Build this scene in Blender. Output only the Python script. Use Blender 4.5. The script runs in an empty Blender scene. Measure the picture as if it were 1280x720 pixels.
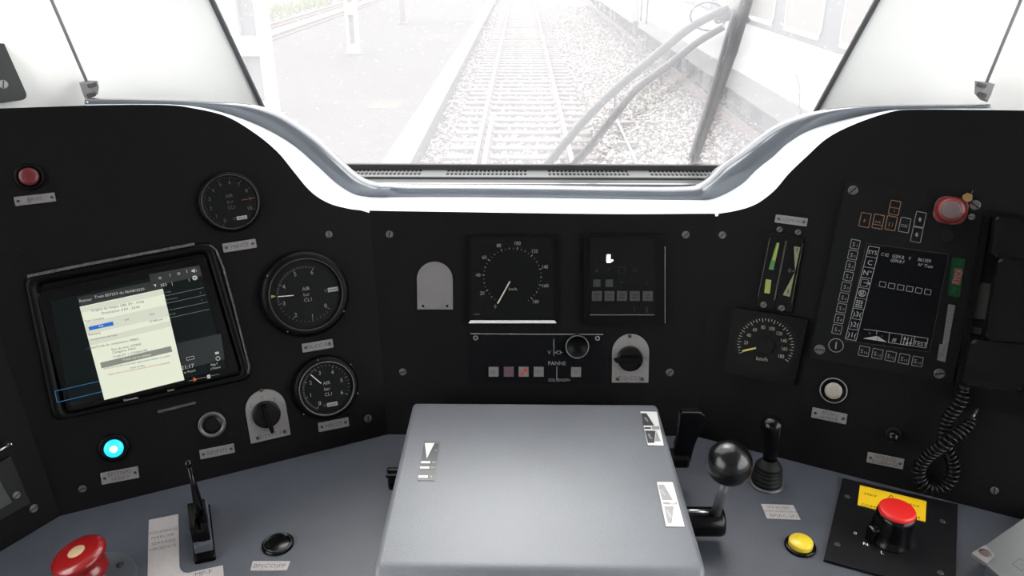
import bpy, bmesh, math, random
from mathutils import Vector, Matrix
random.seed(7)
C = bpy.context.scene
COL = C.collection

# ------------------------------------------------------------------ camera, sky, exposure
EYE = Vector((0, 0, 1.55))
PITCH = math.radians(23.8); YAW = math.radians(0.70); F = 960.0
FWD = Vector((-math.sin(YAW)*math.cos(PITCH), math.cos(YAW)*math.cos(PITCH), -math.sin(PITCH)))
RGT = Vector((math.cos(YAW), math.sin(YAW), 0))
UPV = RGT.cross(FWD)
cam_d = bpy.data.cameras.new('camera'); cam = bpy.data.objects.new('camera', cam_d); COL.objects.link(cam)
cam_d.sensor_width = 36; cam_d.lens = 36*F/1280; cam_d.clip_start = 0.02; cam_d.clip_end = 400
cam.matrix_world = Matrix.Translation(EYE) @ Matrix((RGT, UPV, -FWD)).transposed().to_4x4()
C.camera = cam
C.view_settings.view_transform = 'Standard'; C.view_settings.look = 'None'
C.view_settings.gamma = 1; C.view_settings.use_curve_mapping = False
C.view_settings.exposure = 0.0
try:
    C.cycles.use_denoising = True; C.cycles.max_bounces = 8; C.cycles.transparent_max_bounces = 12
    C.cycles.sample_clamp_indirect = 10
except Exception: pass
SKY = 14.5
W = bpy.data.worlds.new('overcast_sky'); C.world = W; W.use_nodes = True
nt = W.node_tree; bg = nt.nodes['Background']; bg.inputs['Strength'].default_value = SKY
tc = nt.nodes.new('ShaderNodeTexCoord'); sp = nt.nodes.new('ShaderNodeSeparateXYZ')
mr = nt.nodes.new('ShaderNodeMapRange'); mr.inputs[1].default_value = -0.1; mr.inputs[2].default_value = 0.9
mr.inputs[3].default_value = 0.55; mr.inputs[4].default_value = 1.0
mx = nt.nodes.new('ShaderNodeMix'); mx.data_type = 'RGBA'; mx.blend_type = 'MULTIPLY'; mx.inputs[0].default_value = 1
mx.inputs[6].default_value = (1.0, 0.995, 0.99, 1)
nt.links.new(tc.outputs['Generated'], sp.inputs[0]); nt.links.new(sp.outputs[2], mr.inputs[0])
nt.links.new(mr.outputs[0], mx.inputs[7]); nt.links.new(mx.outputs[2], bg.inputs['Color'])
# soft sun behind thin cloud, ahead of the train and high
sl = bpy.data.lights.new('veiled_sun', 'SUN'); sl.energy = 7.2; sl.angle = math.radians(25); sl.color = (1, .985, .96)
so = bpy.data.objects.new('veiled_sun', sl); COL.objects.link(so)
so.rotation_euler = Vector((0.10, -1.0, -1.15)).to_track_quat('-Z', 'Y').to_euler()

# ------------------------------------------------------------------ projection helpers
def ray(u, v): return FWD + RGT*((u-640)/F) + UPV*((360-v)/F)
def at_y(u, v, Y): r = ray(u, v); return EYE + r*((Y-EYE.y)/r.y)
def at_z(u, v, Z): r = ray(u, v); return EYE + r*((Z-EYE.z)/r.z)
def at_x(u, v, X): r = ray(u, v); return EYE + r*((X-EYE.x)/r.x)
class Plane:
    def __init__(s, P, n, x):
        s.P = Vector(P); s.n = Vector(n).normalized(); x = Vector(x); s.x = (x - s.n*x.dot(s.n)).normalized(); s.y = s.n.cross(s.x)
    def hit(s, u, v, h=0.0):
        r = ray(u, v); return EYE + r*((s.P + s.n*h - EYE).dot(s.n)/r.dot(s.n))
class Frame:
    """local frame on a surface: x right, y up along the surface, z out of it"""
    def __init__(s, pl, u, v, slope=None, h=0.0):
        s.pl = pl; s.O = pl.hit(u, v, h); s.h = h; s.Z = pl.n
        if slope is None: s.X = pl.x.copy()
        else: s.X = (pl.hit(u+5, v+5*slope, h) - pl.hit(u-5, v-5*slope, h)).normalized()
        s.Y = s.Z.cross(s.X)
        g1 = (pl.hit(u+5, v, h) - pl.hit(u-5, v, h)).length/10; g2 = (pl.hit(u, v+5, h) - pl.hit(u, v-5, h)).length/10
        s.s = math.sqrt(g1*g2)
        s.M = Matrix.Translation(s.O) @ Matrix((s.X, s.Y, s.Z)).transposed().to_4x4()
    def px(s, u, v, h=0.0):
        q = s.pl.hit(u, v, s.h+h) - s.O; return (q.dot(s.X), q.dot(s.Y))
    def pts(s, L, h=0.0): return [s.px(u, v, h) for u, v in L]

# ------------------------------------------------------------------ materials
def lin(c): c = c/255.0; return c/12.92 if c <= .04045 else ((c+.055)/1.055)**2.4
def rgb(r, g, b): return (lin(r), lin(g), lin(b), 1)
MC = {}
ALB = .55          # darkens colours against the raised sky so white pillars burn out; whites stay unscaled
WHITES = ('white_cab_paint', 'moulded_ledge_grey')
def mat(name, col=(.1, .1, .1, 1), rough=.5, metal=0., noise=0., nscale=60., bump=0., bscale=400., spec=.5, emit=None, es=1., coat=0.):
    if name in MC: return MC[name]
    if name not in WHITES: col = (col[0]*ALB, col[1]*ALB, col[2]*ALB, 1); spec *= min(1, ALB*1.2)
    m = bpy.data.materials.new(name); m.use_nodes = True; t = m.node_tree; p = t.nodes['Principled BSDF']
    p.inputs['Base Color'].default_value = col; p.inputs['Roughness'].default_value = rough; p.inputs['Metallic'].default_value = metal
    p.inputs['Specular IOR Level'].default_value = spec; p.inputs['Coat Weight'].default_value = coat
    o = t.nodes.new('ShaderNodeTexCoord')
    if noise > 0:
        n = t.nodes.new('ShaderNodeTexNoise'); n.inputs['Scale'].default_value = nscale; n.inputs['Detail'].default_value = 6
        t.links.new(o.outputs['Object'], n.inputs['Vector'])
        r = t.nodes.new('ShaderNodeMapRange'); r.inputs[1].default_value = .3; r.inputs[2].default_value = .7
        r.inputs[3].default_value = 1-noise; r.inputs[4].default_value = 1+noise
        t.links.new(n.outputs[0], r.inputs[0])
        x = t.nodes.new('ShaderNodeVectorMath'); x.operation = 'SCALE'; x.inputs[0].default_value = col[:3]
        t.links.new(r.outputs[0], x.inputs['Scale']); t.links.new(x.outputs[0], p.inputs['Base Color'])
    if bump > 0:
        n = t.nodes.new('ShaderNodeTexNoise'); n.inputs['Scale'].default_value = bscale; n.inputs['Detail'].default_value = 3
        t.links.new(o.outputs['Object'], n.inputs['Vector'])
        b = t.nodes.new('ShaderNodeBump'); b.inputs['Strength'].default_value = bump; b.inputs['Distance'].default_value = .001
        t.links.new(n.outputs[0], b.inputs['Height']); t.links.new(b.outputs[0], p.inputs['Normal'])
    if emit: p.inputs['Emission Color'].default_value = emit; p.inputs['Emission Strength'].default_value = es
    MC[name] = m; return m
M_panel = mat('panel_black_paint', (.0021, .0019, .0023, 1), .62, noise=.12, nscale=30, bump=.2, bscale=900, spec=.11)
M_black = mat('black_plastic', (.0018, .0018, .0022, 1), .42, spec=.09)
M_blackg = mat('glossy_black', (.002, .002, .0025, 1), .2, spec=.22)
M_rubber = mat('black_rubber', (.005, .005, .0052, 1), .6, spec=.2)
M_dial = mat('dial_black', (.0016, .0016, .0018, 1), .5, spec=.12)
M_desk = mat('desk_grey_paint', (.056, .061, .075, 1), .42, noise=.06, nscale=40, bump=.35, bscale=900, spec=.5)
M_box = mat('lid_grey_paint', (.142, .148, .165, 1), .40, noise=.05, nscale=12, bump=.3, bscale=700, spec=.6)
M_alu = mat('engraved_aluminium', (.165, .152, .152, 1), .5, metal=.1, noise=.08, nscale=200)
M_white = mat('white_plate', (.36, .33, .325, 1), .5, noise=.06, nscale=80)
M_wt = mat('white_plastic', (.8, .8, .79, 1), .4)
M_chrome = mat('brushed_steel', (.55, .55, .56, 1), .28, metal=1.0)
M_screw = mat('dull_screw_steel', (.085, .08, .078, 1), .45, metal=.5)
M_blkscrew = mat('black_screw', (.03, .03, .03, 1), .4, metal=.3)
M_ink = mat('engraved_ink', (.05, .047, .05, 1), .6)
M_print = mat('pale_print', (.22, .22, .21, 1), .5)
M_printd = mat('dim_print', (.055, .055, .054, 1), .5)
M_printr = mat('rust_print', (.16, .075, .04, 1), .5)
M_bright = mat('bright_print', (.62, .62, .60, 1), .5)
M_red = mat('red_plastic', (.24, .006, .007, 1), .27, noise=.06, nscale=50, coat=.2)
M_redb = mat('bright_red_cap', (.60, .012, .010, 1), .38)
M_redd = mat('dark_red_lens', (.10, .0025, .004, 1), .4)
M_cream = mat('cream_inlay', (.45, .32, .18, 1), .4)
M_yel = mat('yellow_plastic', (.72, .52, .03, 1), .35)
M_yelp = mat('yellow_plate', (.80, .50, .008, 1), .45)
M_green = mat('green_tape', (.002, .034, .010, 1), .6, spec=.1)
M_wall = mat('white_cab_paint', (.92, .91, .89, 1), .5, noise=.01, nscale=8)
M_ledge = mat('moulded_ledge_grey', (.52, .54, .57, 1), .42, noise=.02, nscale=14)
M_ridge = mat('window_surround_grey', (.12, .135, .16, 1), .22, noise=.02, nscale=14, spec=1.0, coat=.8)
M_seal = mat('window_seal_rubber', (.13, .13, .135, 1), .6)  # rubber lightened to carry the lens veil beside the bright pillars
M_floor = mat('floor_rubber', (.06, .06, .065, 1), .6, noise=.2, nscale=60)

# ------------------------------------------------------------------ mesh helpers (all in local coordinates)
def new(): return bmesh.new()
def V3(p, z=0): return Vector((p[0], p[1], z if len(p) < 3 else p[2]))
def prism(bm, pts, z0, z1, bev=0.0, seg=2):
    a = [bm.verts.new((p[0], p[1], z0)) for p in pts]; b = [bm.verts.new((p[0], p[1], z1)) for p in pts]
    n = len(pts); ar = sum(pts[i][0]*pts[(i+1) % n][1]-pts[(i+1) % n][0]*pts[i][1] for i in range(n))
    if ar < 0: a.reverse(); b.reverse()
    top = bm.faces.new(b); bm.faces.new(a[::-1])
    for i in range(n): bm.faces.new((a[i], a[(i+1) % n], b[(i+1) % n], b[i]))
    if bev > 0: bmesh.ops.bevel(bm, geom=list(top.edges), offset=bev, segments=seg, affect='EDGES', profile=.5)
    return bm
def box(bm, c, s, bev=0.0, rz=0.0, M=None, seg=2):
    t = bmesh.new(); bmesh.ops.create_cube(t, size=1)
    for v in t.verts: v.co = Vector((v.co.x*s[0], v.co.y*s[1], v.co.z*s[2]))
    if bev > 0: bmesh.ops.bevel(t, geom=list(t.edges), offset=bev, segments=seg, affect='EDGES', profile=.5)
    T = Matrix.Translation(Vector(c)) @ Matrix.Rotation(rz, 4, 'Z')
    if M is not None: T = T @ M
    t.transform(T); merge(bm, t); return bm
def merge(bm, t):
    mp = {v: bm.verts.new(v.co) for v in t.verts}
    for f in t.faces:
        try: nf = bm.faces.new([mp[v] for v in f.verts]); nf.smooth = f.smooth
        except ValueError: pass
    t.free()
def lathe(bm, prof, c=(0, 0, 0), seg=40, smooth=True, M=None, sq=1.0):
    t = bmesh.new(); rings = []
    for r, z in prof:
        if r < 1e-7: rings.append([t.verts.new((0, 0, z))])
        else: rings.append([t.verts.new((r*math.cos(2*math.pi*i/seg), r*math.sin(2*math.pi*i/seg)*sq, z)) for i in range(seg)])
    for A, B in zip(rings, rings[1:]):
        for i in range(seg):
            j = (i+1) % seg
            q = [A[i % len(A)], A[j % len(A)], B[j % len(B)], B[i % len(B)]]
            q2 = []
            for w in q:
                if w not in q2: q2.append(w)
            if len(q2) > 2:
                try: f = t.faces.new(q2); f.smooth = smooth
                except ValueError: pass
    bmesh.ops.recalc_face_normals(t, faces=t.faces)
    T = Matrix.Translation(Vector(c))
    if M is not None: T = T @ M
    t.transform(T); merge(bm, t); return bm
def cyl(bm, r, z0, z1, c=(0, 0), seg=32, b=0.0, M=None):
    prof = [(0, z0), (r, z0), (r, z1-b), (r-b*.3, z1-b*.3), (r-b, z1), (0, z1)] if b > 0 else [(0, z0), (r, z0), (r, z1), (0, z1)]
    return lathe(bm, prof, (c[0], c[1], 0), seg, smooth=False, M=M)
def ring(bm, r1, r2, z0, z1, c=(0, 0), seg=48, smooth=True):
    m = (z1-z0)*.35
    return lathe(bm, [(r1, z0), (r1, z1-m), (r1+m*.5, z1), (r2-m*.5, z1), (r2, z1-m), (r2, z0)], (c[0], c[1], 0), seg, smooth)
def tube(bm, pts, r, seg=10, cap=True, rr=None):
    pts = [Vector(p) for p in pts]; n = len(pts); prev = None; rings = []
    for i, p in enumerate(pts):
        d = (pts[min(i+1, n-1)]-pts[max(i-1, 0)]).normalized()
        if prev is None: a = d.orthogonal().normalized()
        else: a = (prev - d*prev.dot(d)); a = a.normalized() if a.length > 1e-9 else d.orthogonal().normalized()
        prev = a; b = d.cross(a); R = rr[i] if rr else r
        rings.append([bm.verts.new(p + a*R*math.cos(2*math.pi*k/seg) + b*R*math.sin(2*math.pi*k/seg)) for k in range(seg)])
    for A, B in zip(rings, rings[1:]):
        for k in range(seg):
            f = bm.faces.new((A[k], A[(k+1) % seg], B[(k+1) % seg], B[k])); f.smooth = True
    if cap: bm.faces.new(rings[0][::-1]); bm.faces.new(rings[-1])
    return bm
def bar(bm, p, q, w, z0, z1):
    """flat strip between two local 2-D points"""
    p = Vector(p[:2]); q = Vector(q[:2]); d = (q-p).normalized(); n = Vector((-d.y, d.x))*w/2
    return prism(bm, [p+n, q+n, q-n, p-n], z0, z1)
def outline(bm, pts, w, z0, z1):
    n = len(pts)
    for i in range(n): bar(bm, pts[i], pts[(i+1) % n], w, z0, z1)
def rrect(w, h, r, c=(0, 0), n=5):
    out = []
    for cx, cy, a0 in ((w/2-r, h/2-r, 0), (-w/2+r, h/2-r, 90), (-w/2+r, -h/2+r, 180), (w/2-r, -h/2+r, 270)):
        for i in range(n+1):
            a = math.radians(a0+90*i/n); out.append((c[0]+cx+r*math.cos(a), c[1]+cy+r*math.sin(a)))
    return out
def rpoly(pts, r, n=5):
    """round the corners of a polygon"""
    out = []; N = len(pts)
    for i in range(N):
        p = Vector(pts[i][:2]); a = Vector(pts[i-1][:2]); b = Vector(pts[(i+1) % N][:2])
        da = (a-p).normalized(); db = (b-p).normalized()
        q0 = p+da*r; q1 = p+db*r
        for k in range(n+1):
            t = k/n; out.append(tuple((1-t)**2*q0 + 2*t*(1-t)*p + t*t*q1))
    return out
def arch(w, h, c=(0, 0), n=16):
    r = w/2; out = [(c[0]-r, c[1]-h/2), (c[0]+r, c[1]-h/2)]
    for i in range(n+1):
        a = math.pi*i/n; out.append((c[0]+r*math.cos(a), c[1]+h/2-r+r*math.sin(a)))
    return out
FC = {}
def text(bm, s, x, y, h, z=0.0, rot=0.0, wx=1.0, align='C', shear=0.0, th=0.00012):
    if s not in FC:
        cu = bpy.data.curves.new('glyphs', 'FONT'); cu.body = s; cu.size = 1; cu.align_x = 'LEFT'; cu.resolution_u = 2
        o = bpy.data.objects.new('glyphs', cu); me = bpy.data.meshes.new_from_object(o)
        FC[s] = ([v.co.copy() for v in me.vertices], [list(p.vertices) for p in me.polygons])
        bpy.data.objects.remove(o); bpy.data.meshes.remove(me); bpy.data.curves.remove(cu)
    vs, fs = FC[s]
    if not vs: return
    x0 = min(v.x for v in vs); x1 = max(v.x for v in vs); k = h/0.70
    off = {'C': (x0+x1)/2, 'L': x0, 'R': x1}[align]; ca, sa = math.cos(rot), math.sin(rot)
    nv = []
    for v in vs:
        a = ((v.x-off)+shear*v.y)*k*wx; b = (v.y-.35)*k
        nv.append(bm.verts.new((x+a*ca-b*sa, y+a*sa+b*ca, z+th)))
    for f in fs:
        try: bm.faces.new([nv[i] for i in f])
        except ValueError: pass
def finish(name, bm, m, parent=None, M=None, recalc=False):
    if recalc: bmesh.ops.recalc_face_normals(bm, faces=bm.faces)
    me = bpy.data.meshes.new(name); bm.to_mesh(me); bm.free()
    if isinstance(m, (list, tuple)):
        for q in m: me.materials.append(q)
    else: me.materials.append(m)
    o = bpy.data.objects.new(name, me); COL.objects.link(o)
    if parent is not None: o.parent = parent
    if M is not None: o.matrix_world = M
    return o
def tag(o, label=None, cat=None, group=None, kind=None):
    if label: o['label'] = label
    if cat: o['category'] = cat
    if group: o['group'] = group
    if kind: o['kind'] = kind
    return o
def thing(name, label, cat, M, group=None):
    o = bpy.data.objects.new(name, None); COL.objects.link(o); o.matrix_world = M; o.empty_display_size = .02
    return tag(o, label, cat, group)
def struct(name, bm, m, label=None, M=None, recalc=False):
    o = finish(name, bm, m, None, M, recalc); o['kind'] = 'structure'
    if label: o['label'] = label
    return o
def plabel(o, s): o['label'] = s; return o

# ------------------------------------------------------------------ the surfaces of the control desk
ZD = 0.87; K = 0.30
PC0 = at_z(485, 543, ZD); PC1 = at_z(868, 545, ZD); PL1 = at_z(75, 645, ZD); PR1 = at_z(1240, 640, ZD)
def tilt(P, Q):
    d = (Q-P); d.z = 0; d.normalize(); nh = Vector((d.y, -d.x, 0)); return Plane(P, (nh.x, nh.y, K), d)
CP = tilt(PC0, PC1); LP = tilt(PL1, PC0); RP = tilt(PC1, PR1)
PS1 = at_z(0, 690, ZD); SP = tilt(PS1, PL1)
PT0 = at_z(1292, 653.5, ZD)
DP = Plane((0, 0, ZD), (0, 0, 1), (1, 0, 0))
ZB = 0.95
BP = Plane((0, 0, ZB), (0, 0, 1), (1, 0, 0))
def seam(A, B, P):
    d = A.n.cross(B.n).normalized(); d = d if d.z > 0 else -d
    return lambda z: P + d*((z-P.z)/d.z)
sCL = seam(CP, LP, PC0); sCR = seam(CP, RP, PC1); sLS = seam(LP, SP, PL1)

# ------------------------------------------------------------------ cab shell (the setting)
def cat4(P, n):
    out = []
    for i in range(len(P)-1):
        p0 = P[max(i-1, 0)]; p1 = P[i]; p2 = P[i+1]; p3 = P[min(i+2, len(P)-1)]
        for k in range(n):
            t = k/n
            out.append(tuple(.5*((2*b)+(-a+c)*t+(2*a-5*b+4*c-d)*t*t+(-a+3*b-3*c+d)*t**3) for a, b, c, d in zip(p0, p1, p2, p3)))
    out.append(P[-1]); return out
GY0, GZ0, GR = 1.300, 1.312, -0.87          # windscreen plane
def gy(z): return GY0 + GR*(z-GZ0)
XL, XR = -0.436, 0.494
def col(x, y, z, rake): return lambda Z: Vector((x, y + rake*(Z-z), Z))
def wall_mesh(cols, z0, z1, name, label, nz=12):
    bm = new(); rows = []
    for k in range(nz+1):
        Z = z0+(z1-z0)*k/nz; rows.append([bm.verts.new(c(Z)) for c in cols])
    for a, b in zip(rows, rows[1:]):
        for i in range(len(cols)-1): bm.faces.new((a[i], a[i+1], b[i+1], b[i])).smooth = True
    o = struct(name, bm, M_wall, label)
    return o
ZT = 1.92
colsL = [col(XL, GY0, GZ0, GR), col(-.450, 1.292, GZ0, -.86), col(-.497, 1.225, 1.334, -.70), col(-.603, 1.105, 1.383, -.36), col(-.735, 1.0, 1.38, -.12), col(-1.02, .76, 1.38, 0)]
colsR = [col(XR, GY0, GZ0, GR), col(.508, 1.292, GZ0, -.86), col(.560, 1.225, 1.334, -.70), col(.680, 1.105, 1.383, -.36), col(.815, 1.0, 1.38, -.12), col(1.10, .76, 1.38, 0)]
wall_mesh(colsL, 1.12, ZT, 'wall_left_front', 'white cab pillar panel left of the windscreen')
wall_mesh(colsR[::-1], 1.12, ZT, 'wall_right_front', 'white cab pillar panel right of the windscreen')
def sidewall(x, name, label):
    bm = new(); y0, y1 = -1.3, .76; a, b, c, d = -.80, .72, 1.02, 1.87; s = .02  # unseen side openings, enlarged to throw light on the pillars
    for cx, cz, w, h in (((y0+a)/2, ZT/2, a-y0, ZT), ((b+y1)/2, ZT/2, y1-b, ZT), ((a+b)/2, c/2, b-a, c), ((a+b)/2, (d+ZT)/2, b-a, ZT-d)):
        box(bm, (x+math.copysign(s/2, x), cx, cz), (s, w, h))
    struct(name, bm, M_wall, label)
sidewall(-1.02, 'wall_left', 'white side wall of the cab with a large side window added for light')
sidewall(1.10, 'wall_right', 'white side wall of the cab on the right with a large side window added for light')
bm = new(); box(bm, (.04, -1.31, ZT/2), (2.16, .02, ZT)); struct('wall_back', bm, mat('rear_bulkhead_grey', (.85, .84, .82, 1), .6))
bm = new(); box(bm, (.04, -.05, -.02), (2.2, 2.9, .04)); struct('floor', bm, M_floor)
bm = new(); yT = gy(ZT)
pts = [(-1.04, -1.32), (1.12, -1.32), (1.12, .78)] + [tuple(c(ZT)[:2]) for c in colsR[::-1]] + [tuple(c(ZT)[:2]) for c in colsL] + [(-1.04, .78)]
prism(bm, pts, ZT, ZT+.03); struct('ceiling', bm, M_wall, recalc=True)
bm = new(); box(bm, (.04, 1.455, .56), (2.2, .03, 1.16)); box(bm, (-1.05, 1.1, .56), (.03, .7, 1.16)); box(bm, (1.13, 1.1, .56), (.03, .7, 1.16)); struct('wall_front', bm, M_seal, 'dark bulkhead below the windscreen')

# windscreen: dusty glass, rubber seal, sill with demister vents
def glass_mat():
    m = bpy.data.materials.new('dusty_windscreen_glass'); m.use_nodes = True; t = m.node_tree; t.nodes.clear()
    out = t.nodes.new('ShaderNodeOutputMaterial'); tr = t.nodes.new('ShaderNodeBsdfTransparent'); tl = t.nodes.new('ShaderNodeBsdfTranslucent')
    gl = t.nodes.new('ShaderNodeBsdfGlossy'); gl.inputs['Roughness'].default_value = .05
    tr.inputs[0].default_value = (.375, .378, .378, 1); tl.inputs[0].default_value = (.97, .97, 1.0, 1)  # strong grey tint added to hold down the outdoor brightness
    m1 = t.nodes.new('ShaderNodeMixShader'); m2 = t.nodes.new('ShaderNodeMixShader'); m2.inputs[0].default_value = .03
    c = t.nodes.new('ShaderNodeTexCoord'); n = t.nodes.new('ShaderNodeTexNoise'); n.inputs['Scale'].default_value = 170; n.inputs['Detail'].default_value = 2
    r = t.nodes.new('ShaderNodeMapRange'); r.inputs[1].default_value = .66; r.inputs[2].default_value = .74; r.inputs[3].default_value = .056; r.inputs[4].default_value = .10
    t.links.new(c.outputs['Object'], n.inputs['Vector']); t.links.new(n.outputs[0], r.inputs[0]); t.links.new(r.outputs[0], m1.inputs[0])
    t.links.new(tr.outputs[0], m1.inputs[1]); t.links.new(tl.outputs[0], m1.inputs[2])
    t.links.new(m1.outputs[0], m2.inputs[1]); t.links.new(gl.outputs[0], m2.inputs[2]); t.links.new(m2.outputs[0], out.inputs[0])
    return m
M_glass = glass_mat()
M_sill_ = mat('lower_frame_black', (.06, .06, .06, 1), .5, spec=.25)
def clear_mat():
    m = bpy.data.materials.new('clear_pane_glass'); m.use_nodes = True; t = m.node_tree; t.nodes.clear()
    out = t.nodes.new('ShaderNodeOutputMaterial'); tr = t.nodes.new('ShaderNodeBsdfTransparent'); gl = t.nodes.new('ShaderNodeBsdfGlossy'); gl.inputs['Roughness'].default_value = .03
    x = t.nodes.new('ShaderNodeMixShader'); x.inputs[0].default_value = .05; tr.inputs[0].default_value = (.96, .98, .98, 1)
    t.links.new(tr.outputs[0], x.inputs[1]); t.links.new(gl.outputs[0], x.inputs[2]); t.links.new(x.outputs[0], out.inputs[0]); return m
M_clear = clear_mat()
def ppl(P, off=0.0):
    n = Vector((0, 1, -GR)).normalized()  # outward normal of the windscreen
    return P + n*off
zb, zt = 1.160, 1.90
bm = new(); q = [Vector((XL, gy(zb), zb)), Vector((XR, gy(zb), zb)), Vector((XR, gy(zt), zt)), Vector((XL, gy(zt), zt))]
a = [bm.verts.new(p) for p in q]; bm.faces.new(a)
struct('window_1', bm, M_glass, 'dusty windscreen pane looking out over the track')
for nm, x, lb in (('window_2', -1.03, 'unseen side window pane on the left of the cab, added to light the pillars'), ('window_3', 1.11, 'unseen side window pane on the right of the cab, added to light the pillars')):
    bm = new(); box(bm, (x, -.04, 1.445), (.004, 1.52, .85)); struct(nm, bm, M_clear, lb)
bm = new()
for x in (XL, XR):
    s = 1 if x > 0 else -1
    tube(bm, [Vector((x, gy(z)-.004, z)) for z in (zb, 1.3, 1.5, 1.7, zt)], .0042, 8)
struct('trim_1', bm, M_seal, 'black rubber seal down each side of the windscreen')
bm = new(); box(bm, (.03, gy(zt)+.0, zt), (.96, .03, .03), .006); struct('trim_2', bm, M_seal)
bm = new(); p = at_y(640, 206, 1.402); box(bm, (.03, 1.408, p.z-.012), (.935, .010, .024), .002); struct('trim_5', bm, M_sill_, 'dark lower frame of the windscreen')
# black sill with demister vents
bm = new(); ys0, ys1, zs = 1.285, 1.425, 1.168
prism(bm, [(-.47, ys0), (.53, ys0), (.53, ys1), (-.47, ys1)], zs-.02, zs)
M_sill = mat('sill_grey', (.055, .057, .06, 1), .5, spec=.25)
sill = struct('trim_3', bm, M_sill, 'dark window sill under the windscreen')
vent = new(); x = -.33
xs = []
while x < .42:
    g = (x+.33) % .19
    if g < .15: xs.append(x)
    x += .0075
for x in xs:
    for r in range(2): box(vent, (x, 1.375+.022*r, zs+.0045), (.0042, .011, .001))
bm = new(); box(bm, (.04, 1.386, zs+.002), (.80, .060, .004), .0015)
vt = thing('demister_vent', 'long grey demister grille with rows of small holes on the sill under the windscreen', 'vent', Matrix.Identity(4))
finish('grille_plate', bm, mat('grille_grey', (.13, .135, .135, 1), .5, spec=.25), vt)
o = finish('vent_holes', vent, M_black, vt); o['kind'] = 'stuff'
bm = new(); box(bm, (.04, 1.30, zs+.004), (.92, .004, .008)); struct('trim_4', bm, M_chrome, 'thin bright strip along the front of the window sill')

# moulded ledge sweeping between the black panels and the windscreen
TRI = [((105,132),(106,130.5),(106,123)), ((160,131),(160,130),(160,124)), ((210,131.5),(212,130.5),(215,125.5)), ((240,135),(250,134),(260,127.5)), ((282,145),(290,144),(309,131)),
 ((318,166),(330,160),(351,144)), ((347,190),(366,181),(393,172)), ((366,213),(392,203),(423,200)), ((387,238),(418,227),(440,215)),
 ((407,252),(439,241),(455,225)), ((430,259.5),(456,245.5),(470,229.5)), ((462,263),(480,246.5),(500,231.5)), ((580,265),(580,246.5),(580,232)), ((680,266.5),(680,247.5),(680,233)),
 ((780,267.5),(770,249),(770,234.5)), ((870,267),(860,250),(852,235)), ((905,266),(893,248),(880,229)), ((941,257),(926,231),(905,206)), ((967,239),(946,212),(930,188)), ((986,217),(966,196),(950,173)),
 ((1008,196),(985,179),(970,159)), ((1035,172),(1012,163),(994,148)), ((1071,154),(1050,151),(1020,140.5)), ((1113,140),(1099,140),(1060,134.5)),
 ((1140,137),(1127,137),(1110,132)), ((1190,137),(1185,135.8),(1180,131)), ((1238,137.5),(1238,135.5),(1238,130.5))]
flat = cat4([a+b+c for a, b, c in TRI], 5)
def onpanel(u, v):
    # the nearest of the three panel planes that the ray meets: their union is concave
    return min((P.hit(u, v) for P in (CP, LP, RP)), key=lambda p: (p-EYE).length)
secs = []
for f in flat:
    A = onpanel(f[0], f[1]); k = max(0, min(1, (f[1]-131)/130))
    B = at_y(f[2], f[3], A.y+.050+.030*k); e = .72
    Cf = at_y(f[2]+(f[4]-f[2])*e, f[3]+(f[5]-f[3])*e, B.y+.0015+.001*k); Cm = at_y(f[2]+(f[4]-f[2])*.90, f[3]+(f[5]-f[3])*.90, B.y+.0045+.002*k); Cc = at_y(f[4], f[5], B.y+.011+.004*k)
    secs.append((A, B, Cf, Cm, Cc))
bm = new(); rows = []
for A, B, Cf, Cm, Cc in secs:
    m1 = A.lerp(B, .5)+Vector((0, 0, -.0006)); rows.append([bm.verts.new(p) for p in (A+Vector((0, -.001, -.004)), A, m1, B)])
for a, b in zip(rows, rows[1:]):
    for i in range(3): f = bm.faces.new((a[i], b[i], b[i+1], a[i+1])); f.smooth = i > 0
ledge = thing('windscreen_ledge', 'pale moulded ledge sweeping in a wave between black panels and windscreen', 'ledge', Matrix.Identity(4))
finish('ledge_top', bm, M_ledge, ledge)
bm = new(); rows = []
for A, B, Cf, Cm, Cc in secs:
    b1 = B+(Cf-B)*.12+Vector((0, -.0012, .0012))*.5
    d1 = Cc+Vector((0, .011, -.001)); d2 = Cc+Vector((0, .019, -.008)); d3 = Cc+Vector((0, .055, -.022)); d4 = Cc+Vector((0, .09, -.06))
    rows.append([bm.verts.new(p) for p in (B, b1, b1.lerp(Cf, .5), Cf, Cm, Cc, d1, d2, d3, d4)])
for a, b in zip(rows, rows[1:]):
    for i in range(len(a)-1): f = bm.faces.new((a[i], b[i], b[i+1], a[i+1])); f.smooth = True
for r in (rows[0], rows[-1]): bm.faces.new(r)
plabel(finish('ridge', bm, M_ridge, ledge), 'grey raised ridge along the back of the ledge')

# ------------------------------------------------------------------ black instrument panels
def panel(name, label, pl, P3, thick=.012):
    fr = Frame(pl, 640, 400); fr.O = P3[0].copy(); fr.M = Matrix.Translation(fr.O) @ Matrix((fr.X, fr.Y, fr.Z)).transposed().to_4x4()
    pts = [((p-fr.O).dot(fr.X), (p-fr.O).dot(fr.Y)) for p in P3]
    t = thing(name, label, 'instrument panel', fr.M)
    bm = new(); prism(bm, pts, -thick, 0); finish('panel_plate', bm, M_panel, t); return t
topL = [f[:2] for f in flat if onpanel(f[0], f[1]) == LP.hit(f[0], f[1])]
topC = [f[:2] for f in flat if onpanel(f[0], f[1]) == CP.hit(f[0], f[1])]
topR = [f[:2] for f in flat if onpanel(f[0], f[1]) == RP.hit(f[0], f[1])]
zl = CP.hit(*topC[0]).z; zr = CP.hit(*topC[-1]).z
PLt = sLS(LP.hit(20, 135.5).z)
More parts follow.
